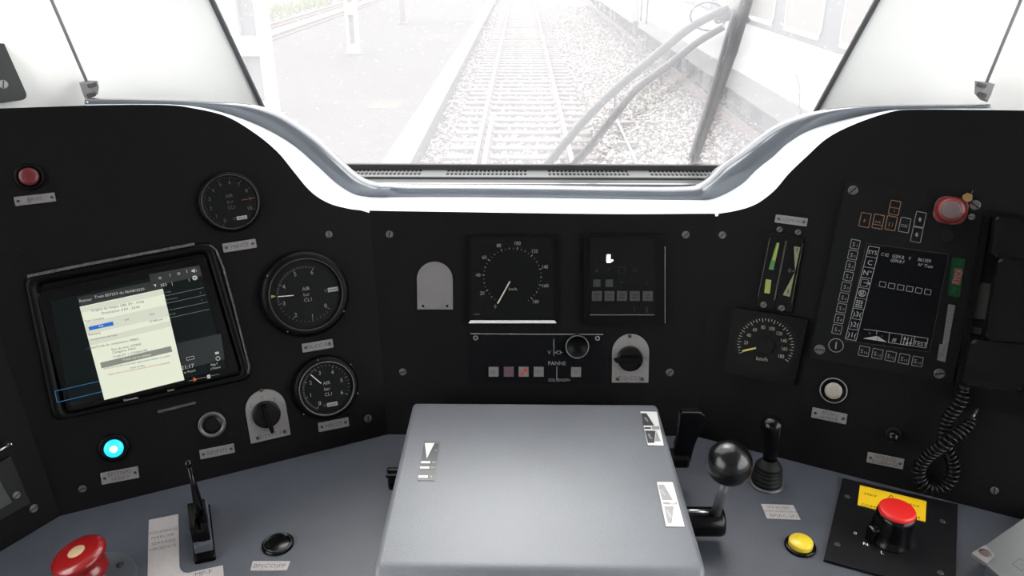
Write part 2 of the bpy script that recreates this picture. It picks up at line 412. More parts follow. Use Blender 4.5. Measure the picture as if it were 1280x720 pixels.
LPan = panel('left_instrument_panel', 'black sloping panel at the left carrying the tablet and three round gauges', LP,
      [PC0, sCL(zl)] + [LP.hit(*p) for p in topL[::-1]] + [LP.hit(0, 135.5), PLt, PL1])
CPan = panel('middle_instrument_panel', 'black upright panel in the middle behind the grey lid', CP, [PC0, PC1, sCR(zr)] + [CP.hit(*p) for p in topC[::-1]] + [sCL(zl)])
RPan = panel('right_instrument_panel', 'black sloping panel at the right carrying the radio unit and handset', RP,
      [PC1, PT0, RP.hit(1330, 139)] + [RP.hit(*p) for p in topR[::-1]] + [sCR(zr)])
SPan = panel('side_instrument_panel', 'black end panel at the far left corner with a slotted screw', SP, [PL1, PLt, PLt+Vector((-.16, -.28, 0)), PL1+Vector((-.18, -.31, 0))])
# panel backs close the desk towards the windscreen
# ------------------------------------------------------------------ desk top
bm = new()
dp = [PS1+Vector((-.12, -.2, 0)), PL1, PC0, PC1, PT0, PT0+Vector((.14, -.10, 0)), Vector((.85, .45, 0)), Vector((.5, .40, 0)), Vector((0.03, .38, 0)), Vector((-.45, .40, 0)), Vector((-.75, .42, 0))]
prism(bm, [(p.x, p.y+(.012 if i in (1, 2, 3, 4) else 0)) for i, p in enumerate(dp)], ZD-.03, ZD)
desk = thing('control_desk', 'blue-grey painted desk top running under all the levers and the lid', 'desk', Matrix.Identity(4))
finish('desk_top', bm, M_desk, desk)
bm = new(); box(bm, (.03, .72, ZD/2-.015), (1.1, .40, ZD-.032), .01); finish('desk_body', bm, M_desk, desk)

# ------------------------------------------------------------------ small fittings
def slot_screw(parent, fr, u, v, rpx, ang=.5, m=None, label=None, h=0.0, proud=.0015):
    x, y = fr.px(u, v, h); r = rpx*fr.s; bm = new(); m = m or M_screw
    cyl(bm, r, h, h+proud, (x, y), 20, b=r*.2)
    o = finish('screw', bm, m, parent)
    b2 = new(); c, s = math.cos(ang), math.sin(ang)
    bar(b2, (x-r*.85*c, y-r*.85*s), (x+r*.85*c, y+r*.85*s), r*.22, h+proud-.0002, h+proud+.0002); finish('slot', b2, M_black, o)
    if label: o['label'] = label
    return o
def root_frame(pl, t):
    """a frame whose origin matches an already placed thing"""
    f = Frame(pl, 640, 400); f.O = t_origin[t.name]; return f
t_origin = {}
for t in (LPan, CPan, RPan, SPan): t_origin[t.name] = t.matrix_world.to_translation() if t.matrix_world.to_translation().length > 0 else t.location.copy()
def screws_on(t, pl, L):
    f = Frame(pl, 640, 400); f.O = t_origin[t.name]
    for u, v, r, a in L: 
        p = pl.hit(u, v); f.s = (pl.hit(u+5, v)-pl.hit(u-5, v)).length/10
        slot_screw(t, f, u, v, r, a)
bpy.context.view_layer.update()
for t in (LPan, CPan, RPan, SPan): t_origin[t.name] = t.matrix_world.to_translation()
screws_on(LPan, LP, [(411, 293, 4.6, 1.5), (460, 523, 4.8, 1.5), (103, 611, 5.2, .1)])
screws_on(CPan, CP, [(487, 293, 4.8, 1.4), (857, 293.5, 5, .7), (503.5, 465, 4.8, .3), (837, 465.5, 5, .8)])
screws_on(RPan, RP, [(903, 294, 5, .9), (1243, 613, 5.5, 1.6)])
screws_on(SPan, SP, [(42, 635.5, 5.6, .1)])

def nameplate(pl, u, v, w, h, lines, label, slope=None, holes=True, m=None, group=None, ink=None, name='nameplate', th=.0012):
    f = Frame(pl, u, v, slope); t = thing(name, label, 'nameplate', f.M, group); W_, H_ = w*f.s, h*f.s
    bm = new(); prism(bm, rrect(W_, H_, .0006), 0, th, .0002); finish('plate', bm, m or M_alu, t)
    bm = new(); n = len(lines)
    for i, (s, hh) in enumerate(lines):
        y = (0 if n == 1 else (.5-(i+.5)/n)*H_*.92); text(bm, s, 0, y, hh*f.s, th)
    if len(bm.verts): finish('engraving', bm, ink or M_ink, t)
    if holes:
        for sx in (-1, 1):
            b = new(); cyl(b, 1.9*f.s, th, th+.0007, (sx*(W_/2-4.2*f.s), 0), 14, b=.0002); finish('rivet', b, M_blkscrew, t)
    return t
nameplate(LP, 44, 249, 48, 12, [('BP-VS', 5.2)], 'aluminium nameplate under the dark red lamp at the far left', -.118)
nameplate(LP, 299.5, 307, 41, 11.5, [('MA-CP', 5.2)], 'aluminium nameplate just under the topmost small round gauge', -.155)
nameplate(LP, 397, 432, 38, 11, [('MA-CG-RE', 5)], 'aluminium nameplate between the two lower round gauges', -.17)
nameplate(LP, 417, 530.5, 37.5, 11.5, [('MA-CF', 5)], 'aluminium nameplate under the lowest round gauge', -.2)
nameplate(LP, 271.5, 564, 41.5, 12, [('BP(FSF)', 5.6)], 'aluminium nameplate under the black push button beside the arched switch', -.2)
nameplate(LP, 150, 594, 44, 15.5, [('BP(TNX)', 5.2), ('SIGNE F', 4.4)], 'two-line aluminium nameplate under the glowing blue lamp', -.19)
nameplate(RP, 989, 275.5, 39.5, 10.5, [('BL(Z)MONT', 4.4)], 'aluminium nameplate above the pair of tall green meters', .13)
nameplate(RP, 1036.5, 519.5, 42, 13.5, [('BP(AL)', 4.8), ('ALARME', 4.2)], 'two-line aluminium nameplate under the white lamp button', .2)
nameplate(RP, 1106.5, 575.5, 43, 14, [('BP(LE-C)', 4.6), ('ECLAIRAGE', 4.2)], 'two-line aluminium nameplate under the small black toggle switch', .2)

def dial_marks(bm, s, r0, r1, a0, a1, n, major, w, z, r_small=None, circ=False):
    for i in range(n+1):
        a = math.radians(a0+(a1-a0)*i/n); mj = (i % major == 0); ra = r0; rb = r1 if mj else (r_small or (r0+(r1-r0)*.55))
        bar(bm, (ra*s*math.cos(a), ra*s*math.sin(a)), (rb*s*math.cos(a), rb*s*math.sin(a)), w*s*(1.3 if mj else .8), z, z+.00012)
def dial_nums(bm, s, r, items, h, z):
    for tx, deg in items:
        a = math.radians(deg); text(bm, tx, r*s*math.cos(a), r*s*math.sin(a), h*s, z)
def gauge(u, v, ro, rg, label, nums, rn, ticks, centre, needle, tagbox, slope, depth=.012, tw=.4, glassring=M_black, rivets=(), extra=None, nh=5.4, pm=None):
    f = Frame(LP, u, v, slope); s = f.s; t = thing('pressure_gauge', label, 'gauge', f.M, 'round pressure gauges on the left panel')
    pm = pm or M_print
    bm = new(); lathe(bm, [(ro*s, 0), (ro*s, depth*.55), (ro*s*.97, depth*.8), ((rg+1)*s, depth), ((rg-.6)*s, depth*.92), ((rg-1.2)*s, depth*.55), (0, depth*.55)], seg=56); finish('bezel', bm, M_black, t)
    z = depth*.56
    bm = new(); cyl(bm, (rg-1.2)*s, z-.0004, z, seg=56); finish('dial_face', bm, M_dial, t); z += .0001
    bm = new(); ring(bm, (rg-.9)*s, (rg+.5)*s, depth*.88, depth*1.04, seg=56); finish('glass_ring', bm, glassring, t)
    bm = new()
    for a in ticks: dial_marks(bm, s, *a, tw, z)
    dial_nums(bm, s, rn, nums, nh, z)
    for tx, x, y, h in centre: text(bm, tx, x*s, y*s, h*s, z)
    if extra: extra(bm, s, z)
    finish('scale', bm, pm, t)
    na, n0, n1, nw, nm = needle
    bm = new(); a = math.radians(na); bar(bm, (n0*s*math.cos(a), n0*s*math.sin(a)), (n1*s*math.cos(a), n1*s*math.sin(a)), nw*s, z+.001, z+.0016); nd = finish('needle', bm, nm, t)
    bm = new(); cyl(bm, 1.0*s, z, z+.0012, seg=16); finish('needle_hub', bm, M_dial, nd)
    x, y, w, h = tagbox
    bm = new(); box(bm, (x*s, y*s, z+.0003), (w*s, h*s, .0005)); p = finish('maker_tag', bm, M_print, t)
    bm = new(); box(bm, (x*s, y*s, z+.0007), (w*s*.8, h*s*.2, .0001)); text(bm, 'V', (x-w*.72)*s, y*s, h*s*.9, z); finish('tag_mark', bm, M_printd, p)
    for rx, ry in rivets:
        bm = new(); cyl(bm, 1.0*s, depth*.7, depth*.95, (rx*s, ry*s), 12); finish('rivet', bm, M_screw, t)
    return t
T = 9.
gauge(287.5, 252.5, 39, 34.5, 'topmost and smallest round pressure gauge, scaled 0 to 10, with a dull red needle', [(str(i), 235-27.1*i+T) for i in range(11)], 25,
      [(32.5, 28.5, 235+T, -36+T, 50, 5)], [('AIR', 0, 8, 4.2), ('bar', 0, 0.5, 4), ('CL1', 0, -7, 4.2)], (-8+T, 14, 31, .9, mat('needle_red', (.14, .018, .012, 1), .5)), (10, -22, 13, 4.6), -.15, nh=4.8, glassring=mat('ring_dim', (.03, .03, .03, 1), .4, metal=.4), pm=M_printd)
def yel(bm, s, z): pass
g2 = gauge(381, 367, 54.5, 45, 'largest round pressure gauge in the middle, scaled 0 to 6 with a yellow mark', [(str(i), -48-42.3*i+T) for i in range(7)], 28.5,
      [(35.5, 32, -50+T, -50-42.0*3+T, 15, 5), (35.5, 31, -50-42.0*3+T, -302+T, 30, 10)], [('AIR', 1, 7, 4.4), ('bar', 1, 0, 4.2), ('CL1', 1.5, -7, 4.4)], (167+T, 15, 34, .9, M_bright), (34, 1, 13, 5.5), -.15,
      depth=.018, nh=5.2, glassring=mat('ring_dim2', (.035, .035, .035, 1), .4, metal=.5), rivets=((-43, 30), (-29, -42), (43, -28)), pm=mat('print_mid', (.17, .17, .165, 1), .5))
f = Frame(LP, 381, 367, -.15); a = math.radians(166+T); s = f.s
bm = new(); prism(bm, [((36)*s*math.cos(a), 36*s*math.sin(a)), (42*s*math.cos(a+.05), 42*s*math.sin(a+.05)), (42*s*math.cos(a-.05), 42*s*math.sin(a-.05))], .0103, .0106); finish('yellow_mark', bm, mat('dull_yellow', (.35, .25, .05, 1), .5), g2)
gauge(406.5, 483, 40, 33.5, 'lowest round pressure gauge with a bright ring, scaled 0 to 7', [(str(i), 232-44.6*i+T) for i in (0, 1, 2, 3, 4, 5, 6)], 20.5,
      [(29, 24.5, 232+T, 105+T, 30, 10), (29, 25, 105+T, -36+T, 15, 5)], [('AIR', 1, 6, 4.2), ('bar', 1, -1.5, 4), ('CL1', 1.5, -8.5, 4.2)], (122+T, 9, 26, 1.1, M_bright), (5, -22, 13, 4.8), -.17,
      depth=.016, nh=4.8, glassring=mat('ring_bright', (.12, .12, .125, 1), .35, metal=.6), rivets=((-7, 37), (32, 25), (37, -13), (-31, -27)), pm=mat('print_hi', (.24, .24, .235, 1), .5))

def round_button(pl, u, v, ro, rc, label, ringm, capm, slope=None, cap_h=.007, name='push_button', cat='button', ring_h=.004, capname='cap', rim=None, dome=0.0):
    f = Frame(pl, u, v, slope); s = f.s; t = thing(name, label, cat, f.M)
    bm = new(); lathe(bm, [(ro*s, 0), (ro*s, ring_h*.6), (ro*s*.95, ring_h), ((rc+1.5)*s, ring_h), ((rc+.6)*s, ring_h*.6), (0, ring_h*.6)], seg=40); finish('collar', bm, ringm, t)
    if rim: bm = new(); ring(bm, (ro-1.8)*s, (ro-.3)*s, ring_h*.8, ring_h*1.2); finish('rim', bm, rim, t)
    bm = new(); lathe(bm, [(rc*s, ring_h*.5), (rc*s, cap_h*.85), (rc*s*.93, cap_h), (rc*s*.6, cap_h+dome*.7), (0, cap_h+dome)], seg=40); finish(capname, bm, capm, t); return t
round_button(LP, 37, 221, 18, 12, 'dark red round button lamp at the top left of the left panel', M_black, M_redd, -.12, cap_h=.008, name='red_button', dome=.001)
round_button(LP, 265, 530.5, 17, 11.8, 'black push button in a grey metal ring left of the arched switch', mat('ring_dull_metal', (.10, .10, .10, 1), .4, metal=.6), M_blackg, -.15, cap_h=.003)
M_blue = mat('blue_lamp_glow', (.01, .3, .6, 1), .3, emit=(.02, .62, 1.0, 1), es=1.15)
M_bluec = mat('blue_lamp_core', (.4, .8, 1, 1), .3, emit=(.45, .95, 1.0, 1), es=1.6)
bl = round_button(LP, 142.5, 559.5, 18.5, 11.5, 'round indicator lamp glowing bright blue at the lower left', M_black, M_blue, -.15, cap_h=.007, name='indicator_lamp', cat='lamp', capname='lens', dome=.0015)
f = Frame(LP, 142.5, 559.5, -.15); bm = new(); lathe(bm, [(5.5*f.s, .0077), (4*f.s, .0088), (0, .0092)], seg=28); finish('filament_glow', bm, M_bluec, bl)
f = Frame(RP, 1042, 487.5, .2)
round_button(RP, 1042, 487.5, 17, 10.5, 'white push button in a steel ring on the right panel', M_black, mat('lens_cream_white', (.28, .25, .215, 1), .45), .2, cap_h=.009, name='white_push_button', rim=mat('ring_dull_steel', (.25, .24, .23, 1), .4, metal=.5), dome=.0005)

# arched selector switches
def arch_switch(pl, u, v, w, h, slope, ku, kv, kr, handle_deg, label, plate_text, marks, screws, hlen=1.3, hoff=.0, two_sided=True):
    f = Frame(pl, u, v, slope); s = f.s; t = thing('selector_switch', label, 'switch', f.M)
    bm = new(); prism(bm, arch(w*s, h*s), 0, .0018, .0003); finish('face_plate', bm, M_alu, t)
    kx, ky = f.px(ku, kv)
    bm = new(); lathe(bm, [(kr*s, .0018), (kr*s, .008), (kr*s*.93, .0095), (kr*s*.9, .0095), (0, .0095)], (kx, ky, 0), 40); kn = finish('knob', bm, M_blackg, t)
    a = math.radians(handle_deg); d = Vector((math.cos(a), math.sin(a))); n = Vector((-d.y, d.x)); c = Vector((kx, ky)); L = kr*s
    bm = new(); pts = [c-d*L*.75-n*L*.17, c-d*L*.75+n*L*.17, c+d*L*.2+n*L*.2, c+d*L*hlen+n*L*.14, c+d*L*(hlen+.08), c+d*L*hlen-n*L*.14, c+d*L*.2-n*L*.2]
    prism(bm, pts, .009, .021, .0014); finish('handle', bm, M_black, kn)
    bm = new(); text(bm, plate_text, 0, (-h/2+6)*s, 5.2*s, .0018)
    for tx, mu, mv in marks: x, y = f.px(mu, mv); text(bm, tx, x, y, 4.2*s, .0018)
    finish('engraving', bm, M_ink, t)
    for su, sv in screws:
        x, y = f.px(su, sv); bm = new(); cyl(bm, 2.3*s, .0018, .003, (x, y), 14, b=.0004); finish('screw', bm, M_blkscrew, t)
    return t
arch_switch(LP, 333.5, 518, 49, 65, -.22, 332.8, 517, 17, -83, 'arched switch plate with a black knob pointing down, left panel', 'Z-TEST-F', [('2', 313, 507), ('0', 327.5, 496), ('R', 343.5, 498)], [(326.5, 487.5), (322, 547), (355.5, 539)], hlen=1.25)
arch_switch(CP, 788, 447.7, 45.5, 61.5, 0, 787.3, 447.5, 15.6, 180, 'arched switch plate with a black knob pointing left, middle panel', 'Z-LI-CON', [('1', 787, 428.5), ('4', 806.5, 447.5)], [(787, 420), (772, 473.5), (802.5, 473.5)], hlen=1.25)
f = Frame(CP, 543.7, 357, 0); s = f.s; t = thing('blanking_plate', 'plain arched aluminium blanking plate with two holes beside the speed dial', 'plate', f.M)
bm = new(); prism(bm, arch(44.5*s, 60*s, n=24), 0, .0016, .0003); finish('plate', bm, mat('bare_aluminium', (.145, .132, .135, 1), .5, metal=.2, noise=.03), t)
for dx in (-15, 15): bm = new(); cyl(bm, 1.7*s, .0016, .0018, (dx*s, -25.5*s), 14); finish('rivet_hole', bm, M_black, t)

# ------------------------------------------------------------------ speedometer (middle panel)
f = Frame(CP, 640.5, 347, 0); s = f.s; cx, cy = f.px(640.5, 345.7)
t = thing('speedometer', 'large square black speed dial scaled 0 to 180 in the middle panel', 'speedometer', f.M)
bm = new(); prism(bm, rpoly(f.pts([(583, 404.5), (697, 404.5), (695, 293), (584, 293)]), .003), 0, .006, .001); finish('housing', bm, M_black, t)
bm = new(); prism(bm, f.pts([(588, 398), (692, 398), (691.5, 297), (588.5, 297)], .006), .006, .0064); finish('dial_face', bm, M_dial, t)
bm = new(); prism(bm, [f.px(586, 403), f.px(695.5, 403), f.px(693, 399.5), f.px(588.5, 399.5)], .006, .0075); plabel(finish('trim_strip', bm, mat('bright_strip', (.75, .75, .75, 1), .25, metal=.3), t), 'bright strip along the bottom edge of the dial')
bm = new(); z = .0065
for i in range(40):
    dg = 240-32*i*5/20
    if dg < -62: break
    a = math.radians(dg); r1, r2 = (37.5, 34.2) if i % 4 == 0 else ((36.6, 34.6) if i % 2 == 0 else (36, 35))
    bar(bm, (cx+r1*s*math.cos(a), cy+r1*s*math.sin(a)), (cx+r2*s*math.cos(a), cy+r2*s*math.sin(a)), .75*s, z, z+.0001)
for i in range(10):
    a = math.radians(240-31.8*i); r = 40.5 if 0 < i < 3 or i == 0 else 43.5; r = 42.5; text(bm, str(i*20), cx+r*s*math.cos(a), cy+r*s*math.sin(a), 4.4*s, z, wx=.9)
text(bm, 'km/h', *f.px(641, 360.5), 3.6*s, z)
finish('scale', bm, mat('print_speed', (.20, .195, .17, 1), .5), t)
bm = new(); text(bm, 'mph', *f.px(596, 391.5), 3*s, z); finish('small_print', bm, M_printd, t)
bm = new(); bar(bm, f.px(637.5, 351), f.px(622.3, 378.5), 1.7*s, z+.001, z+.0016); finish('needle', bm, mat('needle_cream', (.42, .40, .33, 1), .5), t)

# indicator unit right of it
f = Frame(CP, 782, 347, 0); s = f.s; t = thing('indicator_unit', 'square dark indicator unit with five key tiles and one lit symbol', 'indicator unit', f.M)
bm = new(); prism(bm, rpoly(f.pts([(729, 404.5), (832, 404.5), (831.5, 292), (729, 292)]), .002), 0, .008, .0008); finish('housing', bm, M_black, t)
bm = new(); prism(bm, f.pts([(737, 394), (818, 394), (817, 297), (737, 297)]), .008, .0084); finish('window', bm, M_dial, t)
bm = new(); M_line = mat('thin_edge_line', (.16, .15, .15, 1), .4)
bar(bm, f.px(831.3, 404, .008), f.px(831.3, 308, .008), .8*s, .0078, .0086); bar(bm, f.px(737.5, 393.5, .008), f.px(818, 393.5, .008), .8*s, .0084, .0088); finish('edge_lines', bm, M_line, t)
M_tile = mat('dim_key_tile', (.018, .017, .017, 1), .55); M_tile2 = mat('dimmer_key_tile', (.009, .009, .0095, 1), .6)
for i, x in enumerate((746, 761.7, 777.4, 793.3, 809.5)):
    cxx, cyy = f.px(x, 370, .0084); bm = new(); box(bm, (cxx, cyy, .0092), (12.2*s, 12.2*s, .0016), .0003); k = finish('key_tile', bm, M_tile, t)
    bm = new(); 
    for dy in (2, -2): text(bm, ['SON', 'COU', 'BUZ', 'ALM', 'LIB'][i] if dy > 0 else ['RA', 'PAN', 'EUR', 'ARM', 'BS'][i], cxx, cyy+dy*s, 2.3*s, .01)
    finish('key_lettering', bm, M_black, k)
for x, y, w in ((746, 354, 9), (761.5, 354, 9)):
    cxx, cyy = f.px(x, y, .0084); bm = new(); box(bm, (cxx, cyy, .009), (w*s, w*s, .001)); finish('dark_tile', bm, M_tile2, t)
bm = new()
for tx, x, y, h in (('A', 746, 338, 5), ('*', 761, 338, 6), ('H', 793, 338, 5), ('+', 777, 353, 5), ('I', 793, 386, 6), ('§', 808.5, 386, 6), ('T', 809, 354, 4)): text(bm, tx, *f.px(x, y, .0084), h*s, .0085)
outline(bm, [f.px(773.5+a, 338+b, .0084) for a, b in ((-0, 4), (8, 4), (8, -4), (0, -4))], .5*s, .0084, .0086)
finish('dim_symbols', bm, M_tile2, t)
bm = new()
for a, b, c, d, w in ((762.3, 318, 762.3, 328, 1.6), (758.2, 320, 761, 318.3, 1.4), (757.8, 323, 761.4, 321, 1.4), (757.8, 326, 761.4, 324.2, 1.4), (758.5, 328, 764, 327.5, 1.2), (759.6, 318, 759.6, 327, 1.2)): bar(bm, f.px(a, b, .0086), f.px(c, d, .0086), w*s, .0086, .009)
x, y = f.px(765.3, 325.5, .0086); cyl(bm, 1.3*s, .0086, .009, (x, y), 12)
plabel(finish('lit_symbol', bm, mat('lit_symbol_white', (.8, .8, .8, 1), .4, emit=(1, 1, 1, 1), es=1.6), t), 'white lit symbol shaped like a small engine with a dot')

# fault panel
f = Frame(CP, 671, 447, 0); s = f.s; t = thing('fault_panel', 'wide low black panel with small square keys, a round knob and the word PANNE', 'control panel', f.M)
bm = new(); prism(bm, f.pts([(588, 478), (754, 478), (754, 416.5), (588, 416.5)]), 0, .003, .0004); finish('face_plate', bm, mat('fault_plate_black', (.0018, .0018, .003, 1), .45, spec=.1), t)
bm = new(); bar(bm, f.px(588, 416.8), f.px(754, 417.6), .9*s, .0022, .0034); finish('top_edge', bm, mat('edge_worn', (.28, .26, .24, 1), .4, metal=.3), t)
for x, y in ((594.5, 422.3), (746.8, 422.9)):
    cxx, cyy = f.px(x, y, .003); bm = new(); ring(bm, 1.5*s, 3.1*s, .003, .0042, (cxx, cyy), 20); o = finish('screw', bm, M_alu, t)
tiles = [(617, 464.5, M_alu, 'NIL'), (636, 464.5, mat('violet_tile', (.075, .035, .055, 1), .5), ''), (654.5, 464.5, M_alu, None), (673.3, 464.5, M_alu, 'TEST'), (720, 464.8, M_alu, 'SF')]
lbs = ['small grey key reading NIL', 'dark violet key', 'key with two red squares', 'small grey key reading TEST', 'small grey key right of the dividing line']
for (x, y, m_, tx), lb in zip(tiles, lbs):
    cxx, cyy = f.px(x, y, .003); bm = new(); box(bm, (cxx, cyy, .004), (12.3*s, 12.3*s, .003), .0005); k = plabel(finish('key', bm, mat('key_grey', (.13, .12, .118, 1), .5) if m_ is M_alu else m_, t), lb)
    bm = new()
    if tx is None:
        for d in (-1, 1): box(bm, (cxx+d*2.2*s, cyy+d*2.4*s, .0056), (4.4*s, 4.6*s, .0003))
        finish('red_squares', bm, mat('red_square', (.30, .03, .02, 1), .5), k)
    elif tx: text(bm, tx, cxx, cyy, 3.7*s, .0055, wx=.85); finish('key_lettering', bm, M_ink, k)
    else: bm.free()
bm = new(); text(bm, 'V', *f.px(686.5, 440.5, .003), 4.8*s, .003); text(bm, 'PANNE', *f.px(696.3, 454, .003), 4.8*s, .003)
text(bm, 'SOL', *f.px(690, 475, .003), 3.6*s, .003); text(bm, 'ENGIN', *f.px(704.5, 475, .003), 3.6*s, .003)
for a, b, w in (((692.4, 424), (692.4, 444.5), .9), ((696, 458), (696, 476), .9), ((692.4, 440.5), (695.5, 440.5), .7), ((700.8, 440.5), (703, 440.5), .7)): bar(bm, f.px(*a, .003), f.px(*b, .003), w*s, .003, .0032)
outline(bm, [f.px(a, b, .003) for a, b in ((695.8, 442.2), (700.6, 442.2), (700.6, 438.8), (695.8, 438.8))], .6*s, .003, .0032)
finish('printing', bm, mat('print_panel', (.17, .17, .17, 1), .5), t)
x, y = f.px(721, 432, .003); bm = new(); lathe(bm, [(14.6*s, .003), (14.6*s, .012), (13.5*s, .0135), (12.8*s, .012), (5*s, .009), (0, .0085)], (x, y, 0), 40); k = finish('knob', bm, M_black, t)
bm = new(); ring(bm, 13.2*s, 14.5*s, .012, .0138, (x, y)); finish('knob_rim', bm, mat('knob_rim', (.12, .12, .12, 1), .3, metal=.5), k)

# ------------------------------------------------------------------ tablet in its moulded bezel (left panel)
f = Frame(LP, 170, 420, -.19); s = f.s
t = thing('tablet_mount', 'black moulded frame set into the left panel around the tablet', 'tablet mount', f.M)
outer = rpoly(f.pts([(28, 346), (266, 301), (316, 473), (66, 527)]), .014); inner = rpoly(f.pts([(50, 356), (256, 317), (300, 466), (84, 515)]), .008)
n = len(outer); bm = new(); L = []
for o_, i_ in zip(outer, inner):
    o_ = Vector(o_); i_ = Vector(i_)
    L.append([bm.verts.new((*o_, 0)), bm.verts.new((*(o_.lerp(i_, .06)), .006)), bm.verts.new((*(o_.lerp(i_, .35)), .0075)), bm.verts.new((*(o_.lerp(i_, .75)), .006)), bm.verts.new((*i_, .001))])
for k in range(n):
    for j in range(4): f_ = bm.faces.new((L[k][j], L[(k+1) % n][j], L[(k+1) % n][j+1], L[k][j+1])); f_.smooth = j in (1, 2)
bm.faces.new([q[4] for q in L])
finish('frame_moulding', bm, M_black, t, recalc=True)
def worn(L_, w, nm):
    bm = new()
    for a, b in zip(L_, L_[1:]): bar(bm, f.px(*a, .0075), f.px(*b, .0075), w*s, .0066, .0079)
    o = finish(nm, bm, mat('worn_edge', (.055, .05, .046, 1), .7, noise=.6, nscale=220, bump=.6, bscale=500), t); return o
plabel(worn([(34, 345.5), (90, 334), (160, 320.5), (243, 305)], 3.6, 'worn_edge'), 'greyish worn strip along the top of the frame')
plabel(worn([(262, 306), (270, 312), (279, 334), (293, 385), (303, 425), (311.5, 458), (310, 467)], 2.4, 'worn_edge'), 'greyish worn strip down the right of the frame')
f = Frame(LP, 170, 420, -.19, .006); s = f.s
t = thing('tablet_computer', 'tablet showing a bright white form, in the frame on the left panel', 'tablet', f.M)
bm = new(); prism(bm, rpoly(f.pts([(46, 366), (256, 320.5), (298, 463), (84, 513)]), .006), -.004, .0015, .0006); finish('body', bm, M_blackg, t)
bm = new(); prism(bm, f.pts([(63, 377), (248.5, 332), (283, 460), (88, 507)], .0016), .0015, .0018)
M_scr = mat('screen_dark', (.002, .003, .0035, 1), .3, spec=.15, emit=(.16, .30, .32, 1), es=.012); finish('display', bm, M_scr, t)
Z1 = .0019
def em(nm, r, g, b, k=1.0): return mat(nm, (lin(r)*.12, lin(g)*.12, lin(b)*.12, 1), .4, emit=(lin(r), lin(g), lin(b), 1), es=k)
def quad(bm, L_, z=Z1, dz=.0001): prism(bm, f.pts(L_, z), z, z+dz)
E_w = em('screen_form_white', 216, 220, 200); E_g = em('screen_grey_bar', 125, 127, 118); E_band = em('screen_band', 200, 203, 186); E_b = em('screen_blue', 20, 95, 190); E_hd = em('screen_header', 28, 29, 30); E_tx = em('screen_text_light', 170, 172, 165)
E_dk = em('screen_text_dark', 70, 72, 85); E_rd = em('screen_text_red', 165, 80, 75); E_ln = em('screen_row_line', 100, 105, 95); E_bl = em('screen_blue_line', 40, 110, 160)
bm = new(); quad(bm, [(99.5, 383.5), (203.5, 361), (230.5, 475), (130.5, 500)]); form = plabel(finish('form_page', bm, E_w, t), 'bright off-white form page on the screen')
bm = new(); quad(bm, [(96.5, 371.5), (188, 352), (186, 343), (249, 331.5), (252.5, 344.5), (205.5, 355), (203.5, 361), (99.5, 383.5)]); finish('header_bar', bm, E_hd, t)
bm = new(); quad(bm, [(221.5, 429), (276, 417), (281, 449), (229, 462)]); finish('clock_pane', bm, em('screen_pane', 17, 22, 23), t)
def P2(a, b): return (a+(b-a))
def ft(bm, s_, u, v, h, al='C', wx=1.0): text(bm, s_, *f.px(u, v, Z1), h*s, Z1+.00015, align=al, wx=wx, rot=math.radians(-.2))
bm = new()
for L_ in ([(100, 384.5), (203.7, 362), (205, 368), (101.5, 391)], [(105.5, 404), (208, 381), (211.3, 395), (109.5, 418)], [(111, 425), (212.6, 401), (214.2, 408), (113, 432)]): quad(bm, L_, Z1+.0001)
finish('grey_bands', bm, E_band, form)
bm = new(); quad(bm, [(110.5, 408.7), (141, 401.8), (142.3, 406.5), (111.8, 413.2)], Z1+.0003); finish('blue_button', bm, E_b, form)
bm = new(); quad(bm, [(125, 453.5), (213.5, 432.5), (215.5, 439.5), (127, 460.5)], Z1+.0003); finish('grey_button', bm, E_g, form)
bm = new(); Z1b = Z1; Z1 = Z1+.0003
ft(bm, 'Origine et destination du train 857253', 129, 375.3, 2.4, wx=.95); ft(bm, "Origine de l'étape: QBL EV - 19:58", 147, 382.5, 3.1); ft(bm, 'Destination: 4 EV - 20:44', 151, 387.4, 3.1)
ft(bm, 'Type Conduite', 118, 399.5, 2.6); ft(bm, 'UM', 158.5, 399.7, 2.4); ft(bm, 'HLP', 190, 392.8, 2.4); ft(bm, 'Remarq', 118, 417, 3); ft(bm, 'Composition du train', 129, 421.5, 2.6); ft(bm, '337800 AC  ›', 197, 400, 2.6)
ft(bm, 'Indices/Code de composition: 0086C', 141, 429.5, 2.9)

ft(bm, 'Etat du train: 337800', 158, 433.5, 2.9); ft(bm, 'Catégorie: MDU', 155, 438, 2.9); ft(bm, 'Code EV: 1 V1000ACPB', 163, 441.8, 2.9)
ft(bm, 'un RT (V) ensemble et une suite réglementaire indiquant un numéro', 172, 452.5, 2.2, wx=.92); ft(bm, 'limite de ligne', 172, 458.2, 2.2)
finish('form_text', bm, E_dk, form)
bm = new(); ft(bm, 'Tracer sur le schéma', 171, 446.3, 2.8); finish('button_text', bm, E_w, form)
bm = new(); ft(bm, 'Triple clicker sur la touche home pour activer le mode guide', 174, 460.5, 2.3, wx=.92); finish('red_note', bm, E_rd, form)
bm = new(); ft(bm, 'Réf', 126.5, 407.3, 2.6); finish('blue_button_text', bm, E_w, form)
Z1 = Z1b+.0001
bm = new(); ft(bm, 'Retour', 107, 375, 3.6); ft(bm, 'Train 857253 du 06/08/2020', 149.5, 366.2, 3.4, wx=1.05); ft(bm, '353', 204.5, 356, 3.8)
ft(bm, '21:17', 234.5, 458.3, 5.2); ft(bm, 'er Picard', 237, 464.2, 2.8); ft(bm, 'Rég.T', 268, 455.2, 2.8); ft(bm, 'à l\'heure', 269.5, 459.7, 2.6)
ft(bm, 'Commandes', 163.5, 498.5, 2.4); ft(bm, 'Suivant', 213.5, 487.5, 2)
bm2 = bm
